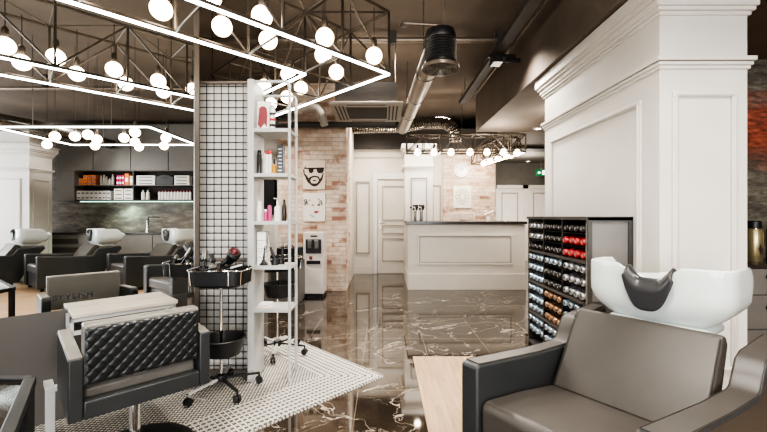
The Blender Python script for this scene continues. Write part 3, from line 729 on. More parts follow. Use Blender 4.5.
# ------------------------------------------------------------------ bottle rack
RK = T('bottle_rack', 'dark grey open rack of lying hair colour bottles along the white pillar', 'rack', (1.455, 2.74, 0))
RD, RL, RH = 0.32, 1.12, 1.29
bays = [(0.02, 0.375), (0.395, 0.735), (0.755, 1.10)]
zg = [0.08, 0.38, 0.68, 0.98, 1.28]
B().box(0, RD, 0, 0.02, 0, RH).build('side_panel', M['cab'], RK)
b = B(); b.ringy(0.0, RD, 0.66, RH, 0, 0.03, 0.014); b.ringy(0.0, RD, 0.02, 0.64, 0, 0.03, 0.014); b.build('side_frame', M['cabd'], RK)
B().box(0, RD, 1.10, 1.12, 0, RH).build('side_panel', M['cabd'], RK)
b = B(); b.box(0, RD, 0.375, 0.395, 0, RH); b.box(0, RD, 0.735, 0.755, 0, RH); b.build('divider', M['black'], RK)
B().box(RD-0.012, RD, 0.02, 1.10, 0.0, RH-0.02).build('back_panel', M['black'], RK)
B().box(-0.012, RD, -0.014, 1.13, RH-0.02, RH+0.005).build('top', M['cabd'], RK)
for z in zg[:-1]:
    B().box(-0.008, RD-0.012, 0.02, 1.10, z-0.028, z-0.005).build('shelf', M['cabd'], RK)
for z in zg[:-1]:
    for y0, y1 in bays:
        for r_ in (1, 2): B().box(0.0, RD-0.02, y0, y1, z+0.098*r_-0.010, z+0.098*r_-0.006).build('row_tray', M['black'], RK)
colors = {  # (bay, row from top) -> (material, words)
}
def bcol(bay, row):
    if bay == 0:
        return [('bblack', 'black'), ('bred', 'red'), ('bred', 'red')][row] if row < 3 else (('bpink', 'silver pink') if row < 6 else ('bsilver', 'silver'))
    if bay == 1:
        return ('bblack', 'black') if row < 3 else (('bsilver', 'silver') if row in (3,) else (('bblack', 'black') if row < 6 else (('bronze', 'bronze') if row < 9 else ('bsilver', 'silver'))))
    return [('bgold', 'pale gold'), ('bgold', 'pale gold'), ('bblack', 'black')][row] if row < 3 else ('bsilver', 'silver')
RX = Matrix.Rotation(-PI/2, 3, 'Y')
bmesh_cache = {}
def rack_bottle(m, capm, loc, label, group):
    key = (m, capm)
    if key not in bmesh_cache:
        b = B(); pr = [(0.0, -0.10), (0.034, -0.10), (0.036, -0.095), (0.036, 0.03), (0.029, 0.045)]
        b.lathe(pr, 14, mi=0, R=RX, cap=False)
        b.lathe([(0.029, 0.045), (0.027, 0.05), (0.027, 0.088), (0.021, 0.095), (0.0, 0.095)], 14, mi=1, R=RX, cap=False)
        b.lathe([(0.0, 0.0955), (0.010, 0.0955), (0.010, 0.0965), (0, 0.0965)], 10, mi=2, R=RX, cap=False)
        o = b.build('colour_bottle', [M[m], M[capm], M['capl'] if m in ('bblack', 'bred', 'bronze') else M['black']])
        bmesh_cache[key] = o
    else:
        o = bmesh_cache[key].copy(); COL.objects.link(o)
    o.location = loc; tag(o, label, 'bottle', group); return o
bayn = ['near', 'middle', 'far']; ordn = ['first', 'second', 'third', 'fourth']
rown = ['top', 'second', 'third', 'fourth', 'fifth', 'sixth', 'seventh', 'eighth', 'ninth', 'tenth', 'eleventh', 'bottom']
for bi, (y0, y1) in enumerate(bays):
    for row in range(12):
        g = 3-row//3; sub = 2-row % 3
        z = zg[g]-0.005+0.098*sub+(0 if sub == 0 else -0.001)+0.0362
        m, w = bcol(bi, row)
        if bi == 2 and row == 11: continue
        for k in range(4):
            y = y0+(y1-y0)*(k+0.5)/4
            cm = {'bblack': 'bblack', 'bred': 'bred', 'bgold': 'capl', 'bronze': 'bronze', 'bsilver': 'bsilver', 'bpink': 'capl'}[m]
            rack_bottle(m, cm, (1.455+0.088+random.uniform(-0.006, 0.006), 2.74+y, z),
                        '%s bottle lying %s from the near end, %s row of the %s bay' % (w, ordn[k], rown[row], bayn[bi]),
                        '%s bottles in the %s row of the %s rack bay' % (w, rown[row], bayn[bi]))

# ------------------------------------------------------------------ side cabinet and canisters on the right
SC = T('side_cabinet', 'grey cabinet with black handles at the right edge, dark worktop', 'cabinet', (2.42, 3.22, 0))
B().box(0, 2.4, 0.02, 0.46, 0.05, 0.86).build('carcass', M['cab'], SC)
B().box(-0.02, 2.42, -0.01, 0.47, 0.86, 0.895).build('worktop', M['top'], SC, bevel=0.003)
for k in range(4):
    x = 0.01+0.6*k
    for z0, z1 in ((0.64, 0.855), (0.35, 0.63), (0.07, 0.34)):
        d = B().box(x, x+0.59, 0.0, 0.02, z0, z1).build('drawer', M['cab'], SC, bevel=0.003)
        B().box(x+0.18, x+0.40, -0.02, 0.0, (z0+z1)/2+0.03, (z0+z1)/2+0.055).build('handle', M['black'], d)
for k, x in enumerate((3.285, 3.475)):
    o = T('canister', ['champagne metal canister with black lid beside the pillar', 'champagne metal canister with black lid cut by the right edge'][k], 'canister', (x, 3.40, 0.895))
    B().lathe([(0.058, 0), (0.062, 0.006), (0.062, 0.275), (0.054, 0.295)], 24).build('body', M['gold'], o)
    B().lathe([(0.045, 0.295), (0.05, 0.30), (0.05, 0.355), (0.042, 0.362)], 20).build('lid', M['black'], o)
    b = B(); b.prism([(-0.008, 0.06), (0.006, 0.09), (0.018, 0.06), (0.012, 0.10), (0.024, 0.12), (0.006, 0.125), (-0.004, 0.16), (-0.012, 0.13), (-0.02, 0.12), (-0.01, 0.1)], 'y', -0.0645, -0.0615)
    b.build('printed_emblem', M['ink'], o)

# ------------------------------------------------------------------ reception counter
RC = T('reception_counter', 'long cream panelled reception counter with dark top', 'counter', (0.44, 6.74, 0))
B().box(0.0, 2.06, 0.03, 1.15, 0.0, 1.15).build('front_panel', M['cream'], RC)
B().box(-0.01, 2.07, 0.005, 1.16, 0.0, 0.28).build('plinth', M['cream'], RC, bevel=0.004)
B().ringy(0.155, 1.85, 0.44, 0.98, 0.03, 0.035, 0.018).build('panel_moulding', M['cream'], RC, bevel=0.004)
B().ringy(0.19, 1.815, 0.475, 0.945, 0.03, 0.016, 0.012).build('panel_shade_ring', M['mould'], RC)  # raised ring whose darker tone draws the panel's shadow line
B().box(-0.02, 2.085, -0.015, 1.17, 1.155, 1.205).build('countertop', M['top'], RC, bevel=0.004)

# things on and behind the counter
for k, x in enumerate((0.585, 0.70)):
    o = T('vase_of_flowers', ['left', 'right'][k]+' slim glass vase with dark dried flowers on the counter', 'vase', (x, 7.1, 1.205), 0, 'two vases on the counter')
    B().lathe([(0.026, 0), (0.03, 0.01), (0.024, 0.12), (0.03, 0.17), (0.027, 0.17), (0.021, 0.12), (0.024, 0.015)], 16, cap=True).build('vase_body', M['steel'], o)
    b = B()
    for q in range(9):
        a = q*0.7; d = 0.03+0.08*((q*37) % 5)/5; b.tube((0, 0, 0.12), (math.cos(a)*d, math.sin(a)*d, 0.22+0.03*(q % 3)), 0.0025, 4)
        b.sphere((math.cos(a)*d, math.sin(a)*d, 0.225+0.03*(q % 3)), 0.022, 8, 5)
    b.build('flower_heads', M['ink'], o)
o = T('wall_clock', 'round white wall clock on the brick behind the counter', 'clock', (1.74, 8.60, 2.33))
RY = Matrix.Rotation(PI/2, 3, 'X')
B().lathe([(0.0, 0), (0.165, 0), (0.17, 0.02), (0.165, 0.035), (0.145, 0.035), (0.14, 0.015), (0, 0.015)], 32, R=RY, cap=False).build('clock_case', M['bwhite'], o)
b = B()
for k in range(12): a = k*PI/6; B().bar((math.sin(a)*0.105, -0.0165, math.cos(a)*0.105), (math.sin(a)*0.13, -0.0165, math.cos(a)*0.13), 0.006, 0.01).build('hour_mark', M['grey_ink'], o)
b.bar((0, -0.018, 0), (0.05, -0.018, 0.03), 0.006, 0.012); b.bar((0, -0.018, 0), (0.02, -0.018, 0.09), 0.005, 0.009)
b.build('clock_hands', M['grey_ink'], o)
o = T('relief_panel', 'square cream relief artwork below the clock', 'artwork', (1.76, 8.60, 1.73))
B().box(-0.20, 0.20, -0.035, 0, -0.25, 0.25).build('board', M['paper2'], o, bevel=0.005)
b = B()
for k in range(10):
    a = k*2*PI/10; b.lathe([(0.045, -0.006), (0.052, 0.0), (0.045, 0.006), (0.038, 0)], 14, (math.cos(a)*0.11, -0.037, math.sin(a)*0.13), R=RY, cap=False)
b.lathe([(0.055, -0.006), (0.062, 0.0), (0.055, 0.006)], 16, (0, -0.037, 0), R=RY, cap=False)
b.build('relief_pattern', M['tan'], o)
o = T('decorative_sign', 'pale decorative board with tan scrolls standing low behind the counter', 'sign', (1.50, 7.7, 1.205))
B().box(-0.16, 0.34, 0, 0.03, 0.02, 0.17).build('board', M['paper'], o, bevel=0.008); B().box(0.04, 0.14, -0.03, 0.08, 0, 0.022).build('stand', M['steel'], o)
b = B()
for x_, r_ in ((-0.08, 0.035), (0.03, 0.05), (0.14, 0.035), (0.25, 0.05)): B().lathe([(r_*0.6, 0.0), (r_, 0.004), (r_*0.7, 0.006)], 12, (x_, 0, 0.095), R=Matrix.Rotation(PI/2, 3, 'X'), cap=False).build('scroll', M['tan'], o)
o = T('flower_pot', 'small pale pot with cream blooms behind the counter at the right', 'plant', (2.12, 7.7, 1.205))
B().lathe([(0.05, 0), (0.07, 0.09), (0.062, 0.09)], 16).build('pot', M['paper2'], o)
b = B()
for k in range(12): a = k*2.4; b.sphere((math.cos(a)*0.07, math.sin(a)*0.07, 0.12+0.04*((k*7) % 4)/2), 0.032, 8, 6)
b.build('blooms', M['paper'], o)

# ------------------------------------------------------------------ posters on brick
o = T('poster', 'poster of a bearded man in sunglasses on the brick pillar', 'poster', (-1.20, 6.65, 2.01))
PW = 0.19
B().box(-PW, PW, -0.02, 0, -0.245, 0.245).build('board', M['paper'], o)
b = B(); sx = 0.38/132; sy = 0.49/175   # poster drawn from the zoomed crop: origin (122,118)
def P(pts): return [((x-122)*sx, (118-y)*sy) for x, y in pts]
for poly in (
    [(66, 58), (72, 70), (72, 78), (66, 80)],
    [(60, 74), (184, 72), (182, 80), (150, 80), (122, 84), (92, 82), (60, 80)],
    [(88, 78), (120, 78), (118, 98), (108, 108), (96, 106), (90, 96)],
    [(136, 78), (182, 76), (180, 92), (172, 106), (150, 108), (140, 98)],
    [(56, 84), (64, 84), (66, 112), (72, 120), (70, 132), (60, 116)],
    [(66, 112), (76, 118), (90, 138), (98, 150), (106, 168), (124, 172), (124, 190), (106, 184), (84, 164), (72, 142)],
    [(174, 108), (180, 106), (172, 146), (158, 168), (142, 184), (124, 190), (124, 172), (142, 168), (154, 148), (166, 130)],
    [(90, 138), (102, 128), (122, 122), (148, 126), (158, 142), (152, 152), (144, 136), (124, 132), (106, 138), (100, 152)],
    [(112, 148), (136, 148), (130, 156), (118, 156)],
): b.prism(P(poly), 'y', -0.023, -0.020)
b.build('printed_portrait', M['ink'], o)
o = T('poster', 'poster of a pale face with red lips below the bearded man', 'poster', (-1.20, 6.65, 1.455))
B().box(-PW, PW, -0.02, 0, -0.245, 0.245).build('board', M['paper2'], o)
b = B(); P2 = lambda pts: [((x-122)*sx, (310-y)*sy) for x, y in pts]
for cx, cy, r in ((70, 272, 10), (80, 286, 8), (66, 292, 7), (150, 296, 7), (162, 278, 9), (168, 292, 6), (94, 268, 5), (150, 262, 5)):
    B().lathe([(r*sx, 0.0), (r*sx, 0.0025), (r*sx*0.5, 0.0025)], 14, ((cx-122)*sx, -0.0205, (310-cy)*sy), R=RY, cap=False).build('printed_curl', M['ink'], o)
b.prism(P2([(104, 298), (114, 294), (124, 300), (114, 303)]), 'y', -0.022, -0.020); b.prism(P2([(142, 298), (152, 293), (162, 298), (152, 302)]), 'y', -0.022, -0.020)
b.build('printed_eyes', M['ink'], o)
B().prism(P2([(120, 338), (132, 333), (138, 336), (148, 333), (152, 339), (138, 349), (124, 346)]), 'y', -0.022, -0.020).build('printed_lips', M['redink'], o)
B().prism(P2([(92, 352), (110, 356), (128, 372), (118, 378), (98, 366)]), 'y', -0.0215, -0.020).build('printed_shadow', M['blueink'], o)

# ------------------------------------------------------------------ water cooler and grey unit
o = T('water_cooler', 'tall white water cooler against the brick pillar', 'water cooler', (-1.12, 6.30, 0))
B().box(-0.165, 0.165, -0.16, 0.16, 0.05, 1.04).build('cabinet', M['cooler'], o, bevel=0.015)
B().box(-0.155, 0.155, -0.15, 0.15, 0, 0.05).build('base', M['black'], o)
B().box(-0.125, 0.125, -0.17, -0.16, 0.70, 0.93).build('tap_recess', M['gel'], o, bevel=0.01)
for x in (-0.06, 0.05): B().box(x-0.03, x+0.03, -0.20, -0.17, 0.78, 0.92).build('tap', M['steel'], o, bevel=0.008)
B().box(-0.11, 0.11, -0.175, -0.16, 0.53, 0.585).build('drip_tray', M['black'], o); B().box(-0.07, -0.02, -0.165, -0.16, 0.60, 0.655).build('sticker', M['redink'], o)
B().box(-0.05, 0.06, -0.163, -0.16, 0.965, 0.99).build('display', M['gel'], o)
o = T('low_cabinet', 'low grey cabinet with a black box on it, half hidden behind the shelf posts', 'cabinet', (-1.47, 5.7, 0))
B().box(-0.25, 0.22, 0, 0.4, 0, 0.62).build('carcass', M['cab'], o, bevel=0.01); B().box(-0.2, 0.17, -0.01, 0, 0.1, 0.55).build('door', M['cabd'], o)
o = T('black_case', 'black equipment case on the low grey cabinet', 'case', (-1.43, 5.73, 0.62))
B().box(-0.17, 0.17, 0, 0.3, 0, 0.2).build('case_body', M['black'], o, bevel=0.01); B().path([(-0.06, 0.1, 0.2), (-0.05, 0.1, 0.23), (0.05, 0.1, 0.23), (0.06, 0.1, 0.2)], 0.008, 6).build('handle', M['black'], o)
o = T('wall_screen', 'black framed screen on the light wall seen through the shelves', 'screen', (-2.05, 6.9, 1.33))
B().box(-0.14, 0.14, -0.03, 0, 0, 0.62).build('screen_panel', M['black'], o); B().ringy(-0.15, 0.15, -0.01, 0.63, 0, 0.015, 0.035).build('frame', M['cabd'], o)
b = B(); b.ringy(-2.3, -1.87, 0.0, 2.1, 6.9, 0.08, 0.03); struct(b, 'door_4', M['white'], 'pale door frame left of the brick pillar')

# ------------------------------------------------------------------ trusses and lamps
def truss_run(ch, lt, A, dirv, perp, n, p, w, h, z, r=0.010, skip0=False):
    """A: corner start; dirv along; perp to the second chord"""
    A = Vector(A); d = Vector(dirv).normalized(); q = Vector(perp).normalized(); up = Vector((0, 0, 1))
    L = n*p
    for off in (0, w):
        for zz in (z, z+h): ch.tube(A+q*off+up*zz, A+q*off+d*L+up*zz, r*1.25, 8)
    for i in range(n+1):
        for off in (0, w): lt.tube(A+d*p*i+q*off+up*z, A+d*p*i+q*off+up*(z+h), r, 6)
        for zz in (z, z+h): lt.tube(A+d*p*i+up*zz, A+d*p*i+q*w+up*zz, r*0.8, 6)
    for i in range(n):
        a, c = (i, i+1) if i % 2 == 0 else (i+1, i)
        for off in (0, w): lt.tube(A+d*p*a+q*off+up*z, A+d*p*c+q*off+up*(z+h), r*0.8, 6)
        lt.tube(A+d*p*a+up*(z+h), A+d*p*c+q*w+up*(z+h), r*0.7, 6)
Zt = 2.43
TR = T('led_truss_light', 'large angled steel truss light edged with white LED strips above the mirror station', 'ceiling light', (0.043, 3.01, Zt), PI/4)
ch = B(); lt = B(); w = 0.466; hh = 0.47
truss_run(ch, lt, (0, 0, 0), (-1, 0, 0), (0, 1, 0), 9, w, w, hh, 0)
truss_run(ch, lt, (0, 0, 0), (0, 1, 0), (-1, 0, 0), 5, w, w, hh, 0)
ch.build('chord', M['blackm'], TR); lt.build('lattice', M['blackm'], TR)
led = lambda p, q: B().bar(p, q, 0.018, 0.012).build('led_strip', M['led'], TR)
led((0, 0, -0.018), (-9*w, 0, -0.018)); led((0, 0, -0.018), (0, 5*w, -0.018))
led((-w, w, -0.018), (-9*w, w, -0.018)); led((-w, w, -0.018), (-w, 5*w, -0.018))
for x, y in ((0, w), (-2*w, 0), (-4*w, w), (-7*w, 0), (-w, 5*w)):
    B().tube((x, y, hh), (x, y, H-Zt), 0.005, 6).build('hanging_cable', M['blackm'], TR)

def bulb(label, loc, zc, ztop, group, r=0.0625):
    o = T('globe_pendant', label, 'bulb', (loc[0], loc[1], zc), 0, group)
    B().sphere((0, 0, 0), r, 20, 12).build('glass_globe', M['bulb'], o)
    B().lathe([(0.014, r*0.93), (0.022, r+0.012), (0.022, r+0.055), (0.012, r+0.075)], 12).build('socket', M['blackm'], o)
    B().tube((0, 0, r+0.07), (0, 0, ztop-zc), 0.003, 6).build('cord', M['black'], o)
    return o
spots_in = [(-1.04, 2.47), (-1.312, 2.262), (-1.56, 1.99), (-1.757, 1.793), (-0.80, 2.66), (-0.458, 2.906), (-0.82, 3.295), (-2.0, 1.53), (-1.12, 3.60)]
spots_out = [(-0.072, 2.92), (-0.40, 2.62), (-0.743, 2.344), (-0.963, 2.127), (-1.215, 1.875), (-1.458, 1.632), (-0.40, 3.25), (-0.786, 3.655), (-0.99, 3.93), (-1.22, 4.16), (-1.70, 1.38)]
ordw = ['first', 'second', 'third', 'fourth', 'fifth', 'sixth', 'seventh', 'eighth', 'ninth', 'tenth', 'eleventh', 'twelfth']
proto = None
def place_bulbs(pts, z, ztop, group, lab):
    global proto
    key = (round(z-ztop, 3)); first = None
    for k, (x, y) in enumerate(pts):
        L = lab(k)
        if first is None: first = bulb(L, (x, y), z, ztop, group)
        else: dup(first, (x, y, z), 0, L, group)
si = sorted(spots_in, key=lambda p: p[1]); so = sorted(spots_out, key=lambda p: p[1])
place_bulbs(si, 2.52, 2.90, 'globe bulbs in the LED truss', lambda k: 'lit globe bulb in the LED truss row nearer the mirror, %s from the camera' % ordw[k])
place_bulbs(so, 2.52, 2.90, 'globe bulbs in the LED truss', lambda k: 'lit globe bulb in the LED truss row away from the mirror, %s from the camera' % ordw[k])

# second LED frame over the wash chairs (seen in the mirror)
F2 = T('led_frame_light', 'thin rectangular LED frame lamp over the wash chairs, seen in the mirror', 'ceiling light', (0.365, -0.45, Zt))
X2, Y2 = 1.23, 1.98
b = B()
for p, q in (((0, 0), (X2, 0)), ((X2, 0), (X2, Y2)), ((X2, Y2), (0, Y2)), ((0, Y2), (0, 0))): b.bar((p[0], p[1], 0.018), (q[0], q[1], 0.018), 0.03, 0.02)
b.build('frame', M['blackm'], F2)
b = B()
for p, q in (((0, 0), (X2, 0)), ((X2, 0), (X2, Y2)), ((X2, Y2), (0, Y2)), ((0, Y2), (0, 0))): b.bar((p[0], p[1], 0), (q[0], q[1], 0), 0.022, 0.014)
b.build('led_strip', M['led'], F2)
for p in ((0.0, 0.5), (0.0, 1.5), (X2, 0.5), (X2, 1.5)): B().tube((p[0], p[1], 0.02), (p[0], p[1], H-Zt), 0.005, 6).build('hanging_cable', M['steel'], F2)
vp = lambda px, Yv: (Yv-4.505, (px-383.5)*Yv/383.5+4.505)
pb = [vp(47, 5.8), vp(55, 5.2), vp(75, 5.2), vp(88, 5.1), vp(95, 5.9), vp(97, 5.4), vp(124, 5.3), vp(135, 5.6), vp(139, 6.0), vp(166, 5.3), vp(164, 5.9), vp(135, 4.95)]
place_bulbs(pb, 2.38, H, 'globe bulbs hanging in the LED frame over the wash chairs', lambda k: 'lit globe bulb in the mirrored LED frame, %s from the left in the mirror' % ordw[k])

# truss over the counter
T2 = T('counter_truss_light', 'bronze lattice truss with bulbs over the reception counter', 'ceiling light', (0.42, 6.80, 2.45))
ch = B(); lt = B()
truss_run(ch, lt, (0, 0, 0), (1, 0, 0), (0, 1, 0), 7, 0.30, 0.28, 0.30, 0, 0.011)
truss_run(ch, lt, (2.1, 0.0, 0), (-0.16, 1, 0), (-1, -0.16, 0), 6, 0.30, 0.28, 0.30, 0, 0.011)
ch.build('chord', M['blackm'], T2); lt.build('lattice', M['blackm'], T2)
B().bar((2.10, 0.1, -0.016), (1.82, 1.78, -0.016), 0.024, 0.012).build('led_strip', M['ledw'], T2)
for x, y in ((0.0, 0.14), (1.0, 0.14), (2.1, 0.14)): B().tube((x, y, 0.30), (x, y, (0.36 if x > 1.3 else H-2.45)), 0.006, 6).build('hanging_rod', M['blackm'], T2)
cb = [((px-383.5)*6.94/383.5, 6.94) for px in (417.5, 434, 451, 470, 487, 503.5)]
place_bulbs(cb, 2.455, 2.75, 'globe bulbs in the counter truss', lambda k: 'lit globe bulb in the counter truss front run, %s from the left' % ordw[k])
cb = [(2.44, 7.0), (2.36, 7.35), (2.30, 7.7), (2.24, 8.05), (2.19, 8.38)]
place_bulbs(cb, 2.455, 2.75, 'globe bulbs in the counter truss', lambda k: 'lit globe bulb in the counter truss side run, %s from the camera' % ordw[k])

# ------------------------------------------------------------------ ceiling services
o = T('air_duct', 'long round duct running under the ceiling towards the brick pillar', 'duct', (0, 0, 0))
a = Vector((0.335, 6.6, 2.80)); c = Vector((0.45, 3.16, 2.72)); b = B(); b.tube(a, c, 0.095, 20); b.build('duct_tube', M['pipe'], o)
b = B()
for t in (0.02, 0.3, 0.55, 0.8): p = a.lerp(c, t); b.tube(p, p+(c-a).normalized()*0.03, 0.102, 20)
b.build('joint_band', M['flex'], o)
for t in (0.25, 0.75): p = a.lerp(c, t); B().tube(p, (p.x, p.y, H), 0.006, 6).build('hanger_rod', M['steel'], o)
o = T('vent_outlet', 'round swirl vent hanging from a dark ribbed neck at the near end of the duct', 'vent', (0.45, 3.03, 2.455))
pr = [(0.125, 0.04)]
for k in range(9): pr += [(0.125, 0.06+k*0.02), (0.118, 0.07+k*0.02)]
B().lathe(pr+[(0.125, 0.25), (0.11, 0.30), (0.06, 0.33), (0.02, 0.34)], 28).build('neck', M['black'], o)
B().lathe([(0.12, 0.04), (0.146, 0.025), (0.15, 0.0), (0.142, 0.0), (0.14, 0.012), (0.10, 0.015)], 32).build('flange', M['pipe'], o)
b = B()
for k in range(5): b.lathe([(0.025+k*0.024, 0.004), (0.034+k*0.024, 0.004), (0.030+k*0.024, 0.014)], 28, cap=False)
b.build('swirl_blades', M['flex'], o); B().lathe([(0.135, 0.016), (0.135, 0.02)], 28).build('dark_core', M['black'], o)
o = T('sprinkler_pipe', 'small sprinkler head on a thin arm left of the round vent', 'sprinkler', (0.16, 3.1, 2.86))
B().path([(0.33, 0.0, -0.02), (0.0, 0, 0), (0.0, 0, 0.0)][:2], 0.007, 8).build('arm', M['pipe'], o); B().lathe([(0.0, -0.03), (0.025, -0.03), (0.025, -0.02), (0.01, -0.01), (0.012, 0.015), (0, 0.015)], 14, cap=False).build('head', M['steel'], o)
B().tube((0.33, 0.0, -0.02), (0.33, 0, H-2.86), 0.011, 8).build('drop_pipe', M['pipe'], o)
o = T('ceiling_pipe', 'straight grey pipe crossing under the ceiling beyond the round vent', 'pipe', (0, 4.8, 3.50))
B().tube((-4.1, 0, 0), (1.655, 0, 0), 0.035, 12).build('pipe_run', M['pipe'], o)
for x in (-3, -1.5, 0.12, 1.45): B().box(x-0.04, x+0.04, -0.045, 0.045, -0.05, 0.1).build('pipe_clamp', M['dark'], o)
o = T('cable_tray', 'dark double cable tray running into the distance beside the bulkhead', 'cable tray', (1.36, 2.6, 3.22))
b = B(); b.box(-0.06, -0.05, 0, 4.0, 0, 0.06); b.box(0.05, 0.06, 0, 4.0, 0, 0.06); b.box(-0.05, 0.05, 0, 4.0, 0.0, 0.008); b.build('tray_channel', M['dark'], o)
b = B(); b.tube((0.0, 0.0, 0.03), (0.0, 3.95, 0.03), 0.014, 8); b.tube((0.13, 0.0, 0.05), (0.13, 3.95, 0.05), 0.012, 8); b.build('conduit', M['pipe'], o)
b = B()
for y in (0.4, 2.1, 3.8): b.tube((0, y, 0.07), (0, y, H-3.22), 0.006, 6)
b.build('hanger_rod', M['steel'], o)
o = T('junction_bracket', 'black junction boxes and bracket fixed to the cable tray', 'bracket', (1.40, 4.55, 3.12))
b = B(); b.box(-0.16, 0.16, -0.03, 0.03, 0.06, 0.09); b.box(-0.12, 0.0, -0.08, 0.08, -0.02, 0.06); b.box(0.04, 0.22, -0.02, 0.02, 0.0, 0.05); b.build('boxes', M['black'], o, bevel=0.004)
# air conditioning cassette
o = T('air_conditioner', 'square ceiling cassette air conditioner with louvred sides above the posters', 'air conditioner', (-0.225, 4.88, 2.73))
b = B(); s = 0.475
b.box(-s, s, 0, 0.17, 0, 0.03); b.box(-s, s, 0.78, 0.95, 0, 0.03); b.box(-s, -s+0.20, 0.17, 0.78, 0, 0.03); b.box(s-0.20, s, 0.17, 0.78, 0, 0.03); b.build('frame', M['acw'], o, bevel=0.004)
b = B(); b.box(-s+0.20, s-0.20, 0.17, 0.78, 0.005, 0.025)
b.build('grille', M['dark'], o)
b = B()
for sg in (-1, 1):
    for k in range(3): x = sg*(0.305+0.05*k); b.box(x-0.010, x+0.010, 0.12, 0.83, -0.004, 0.0)
b.box(-0.25, 0.25, 0.05, 0.07, -0.004, 0); b.box(-0.25, 0.25, 0.88, 0.90, -0.004, 0)
b.build('louvre', M['dark'], o)
B().box(-0.40, 0.40, 0.07, 0.88, 0.03, 0.30).build('housing', M['dark'], o)
for x in (-0.38, 0.38):
    for y in (0.1, 0.85): B().tube((x, y, 0.3), (x, y, H-2.73), 0.006, 6).build('hanger_rod', M['steel'], o)
# flexible silver duct
def ribbed(pts, r, name, parent, mm):
    # resample the path, alternate radii
    P_ = [Vector(p) for p in pts]; out = []
    for i in range(len(P_)-1):
        n = max(2, int((P_[i+1]-P_[i]).length/0.022))
        for k in range(n): out.append(P_[i].lerp(P_[i+1], k/n))
    out.append(P_[-1]); B().path(out, r, 14, rs=[r*(1.0 if k % 2 else 0.88) for k in range(len(out))]).build(name, mm, parent)
o = T('flexible_duct', 'ribbed silver flexible duct bending down behind the counter truss', 'duct', (0, 0, 0))
arc = [(1.10+0.27*math.sin(t*PI/2/6), 7.3, 2.80+0.27*math.cos(t*PI/2/6)) for t in range(7)]
ribbed([(-0.6, 7.3, 2.98), (0.4, 7.3, 3.0), (0.75, 7.3, 3.07)]+arc+[(1.37, 7.3, 2.72)], 0.12, 'duct_hose', o, M['flex'])
o = T('flexible_duct', 'short pale flexible hose hanging left of the air conditioner', 'duct', (0, 0, 0))
ribbed([(-1.35, 5.6, 2.83), (-1.1, 5.6, 2.90), (-0.98, 5.6, 2.88), (-0.90, 5.6, 2.78), (-0.86, 5.6, 2.62)], 0.06, 'duct_hose', o, M['acw'])
o = T('duct_fan', 'dark inline fan box under the ceiling behind the truss', 'fan', (-1.45, 5.6, 2.72))
B().lathe([(0.10, -0.15), (0.16, -0.08), (0.16, 0.08), (0.10, 0.15)], 20, (0, 0, 0.1), R=Matrix.Rotation(PI/2, 3, 'Y')).build('fan_drum', M['flex'], o); B().tube((0, 0, 0.2), (0, 0, H-2.72), 0.008, 6).build('hanger_rod', M['steel'], o)
# main horizontal pipes above the pillar
o = T('ceiling_pipe', 'thick dark pipe crossing in front of the brick pillar top', 'pipe', (0, 6.3, 2.80))
B().tube((-4.1, 0, 0), (0.2, 0, 0), 0.05, 14).build('pipe_run', M['dark'], o); b = B()
for x in (-3, -1.6, -0.4): b.tube((x, 0, 0), (x, 0, H-2.8), 0.008, 6)
b.build('hanger_rod', M['steel'], o)

o = T('ceiling_pipe', 'straight grey pipe under the ceiling seen in the mirror above the LED frame', 'pipe', (1.75, 0, 3.38))
B().tube((0, -5.9, 0), (0, 1.88, 0), 0.03, 10).build('pipe_run', M['pipe'], o)
for y in (-5, -3, -1, 1): B().box(-0.04, 0.04, y-0.03, y+0.03, 0.02, 0.22).build('pipe_clamp', M['dark'], o)
o = T('air_duct', 'thick silver duct curving under the ceiling at the left of the mirror', 'duct', (0, 0, 0))
B().path([(2.3, -5.5, 3.15), (2.5, -3.4, 3.15), (2.7, -2.7, 3.12), (3.1, -2.2, 3.05), (3.7, -2.0, 3.0), (4.6, -1.95, 3.0)], 0.11, 18).build('duct_tube', M['flex'], o)
for y, x in ((-4.5, 2.4), (-3.0, 2.6)): B().tube((x, y, 3.2), (x, y, H), 0.006, 6).build('hanger_rod', M['steel'], o)

# recessed lights in bulkhead / hall ceiling, exit sign
struct(B().box(2.54, 5.0, 6.9, 11.25, 2.86, H), 'ceiling_hall', M['hall'], 'dark hall ceiling with downlights')
for k, (px, py, z) in enumerate(((538, 128, 2.81), (528, 161, 2.86), (512, 167, 2.86), (505, 118, 2.81))):
    if k == 3: continue
    Y = (z-1.3)*383.5/(216-py); X = (px-383.5)*Y/383.5
    if k == 2: X, Y = 3.4, 10.2
    o = T('downlight', ['nearest recessed downlight in the bulkhead', 'right recessed downlight in the hall ceiling', 'left recessed downlight in the hall ceiling'][k], 'downlight', (X, Y, z-0.02))
    B().lathe([(0.05, 0.0), (0.075, 0.0), (0.075, 0.02), (0.05, 0.02)], 20, cap=False).build('trim_ring', M['acw'], o)
    B().lathe([(0.0, 0.006), (0.05, 0.006), (0.05, 0.012)], 20, cap=False).build('lens', M['spot'], o)
o = T('exit_sign', 'green emergency exit sign with white running figure in the hall', 'sign', (4.36, 10.6, 2.50))
B().box(-0.14, 0.14, 0, 0.04, -0.09, 0.09).build('sign_box', M['green'], o, bevel=0.005)
b = B(); b.box(0.03, 0.10, -0.003, 0, -0.06, 0.06); b.prism([(-0.10, 0.0), (-0.06, 0.04), (-0.06, 0.02), (-0.02, 0.02), (-0.02, -0.02), (-0.06, -0.02), (-0.06, -0.04)], 'y', -0.003, 0); b.build('pictogram', M['signw'], o)
B().tube((0, 0.02, 0.09), (0, 0.02, 0.36), 0.006, 6).build('rod', M['steel'], o)

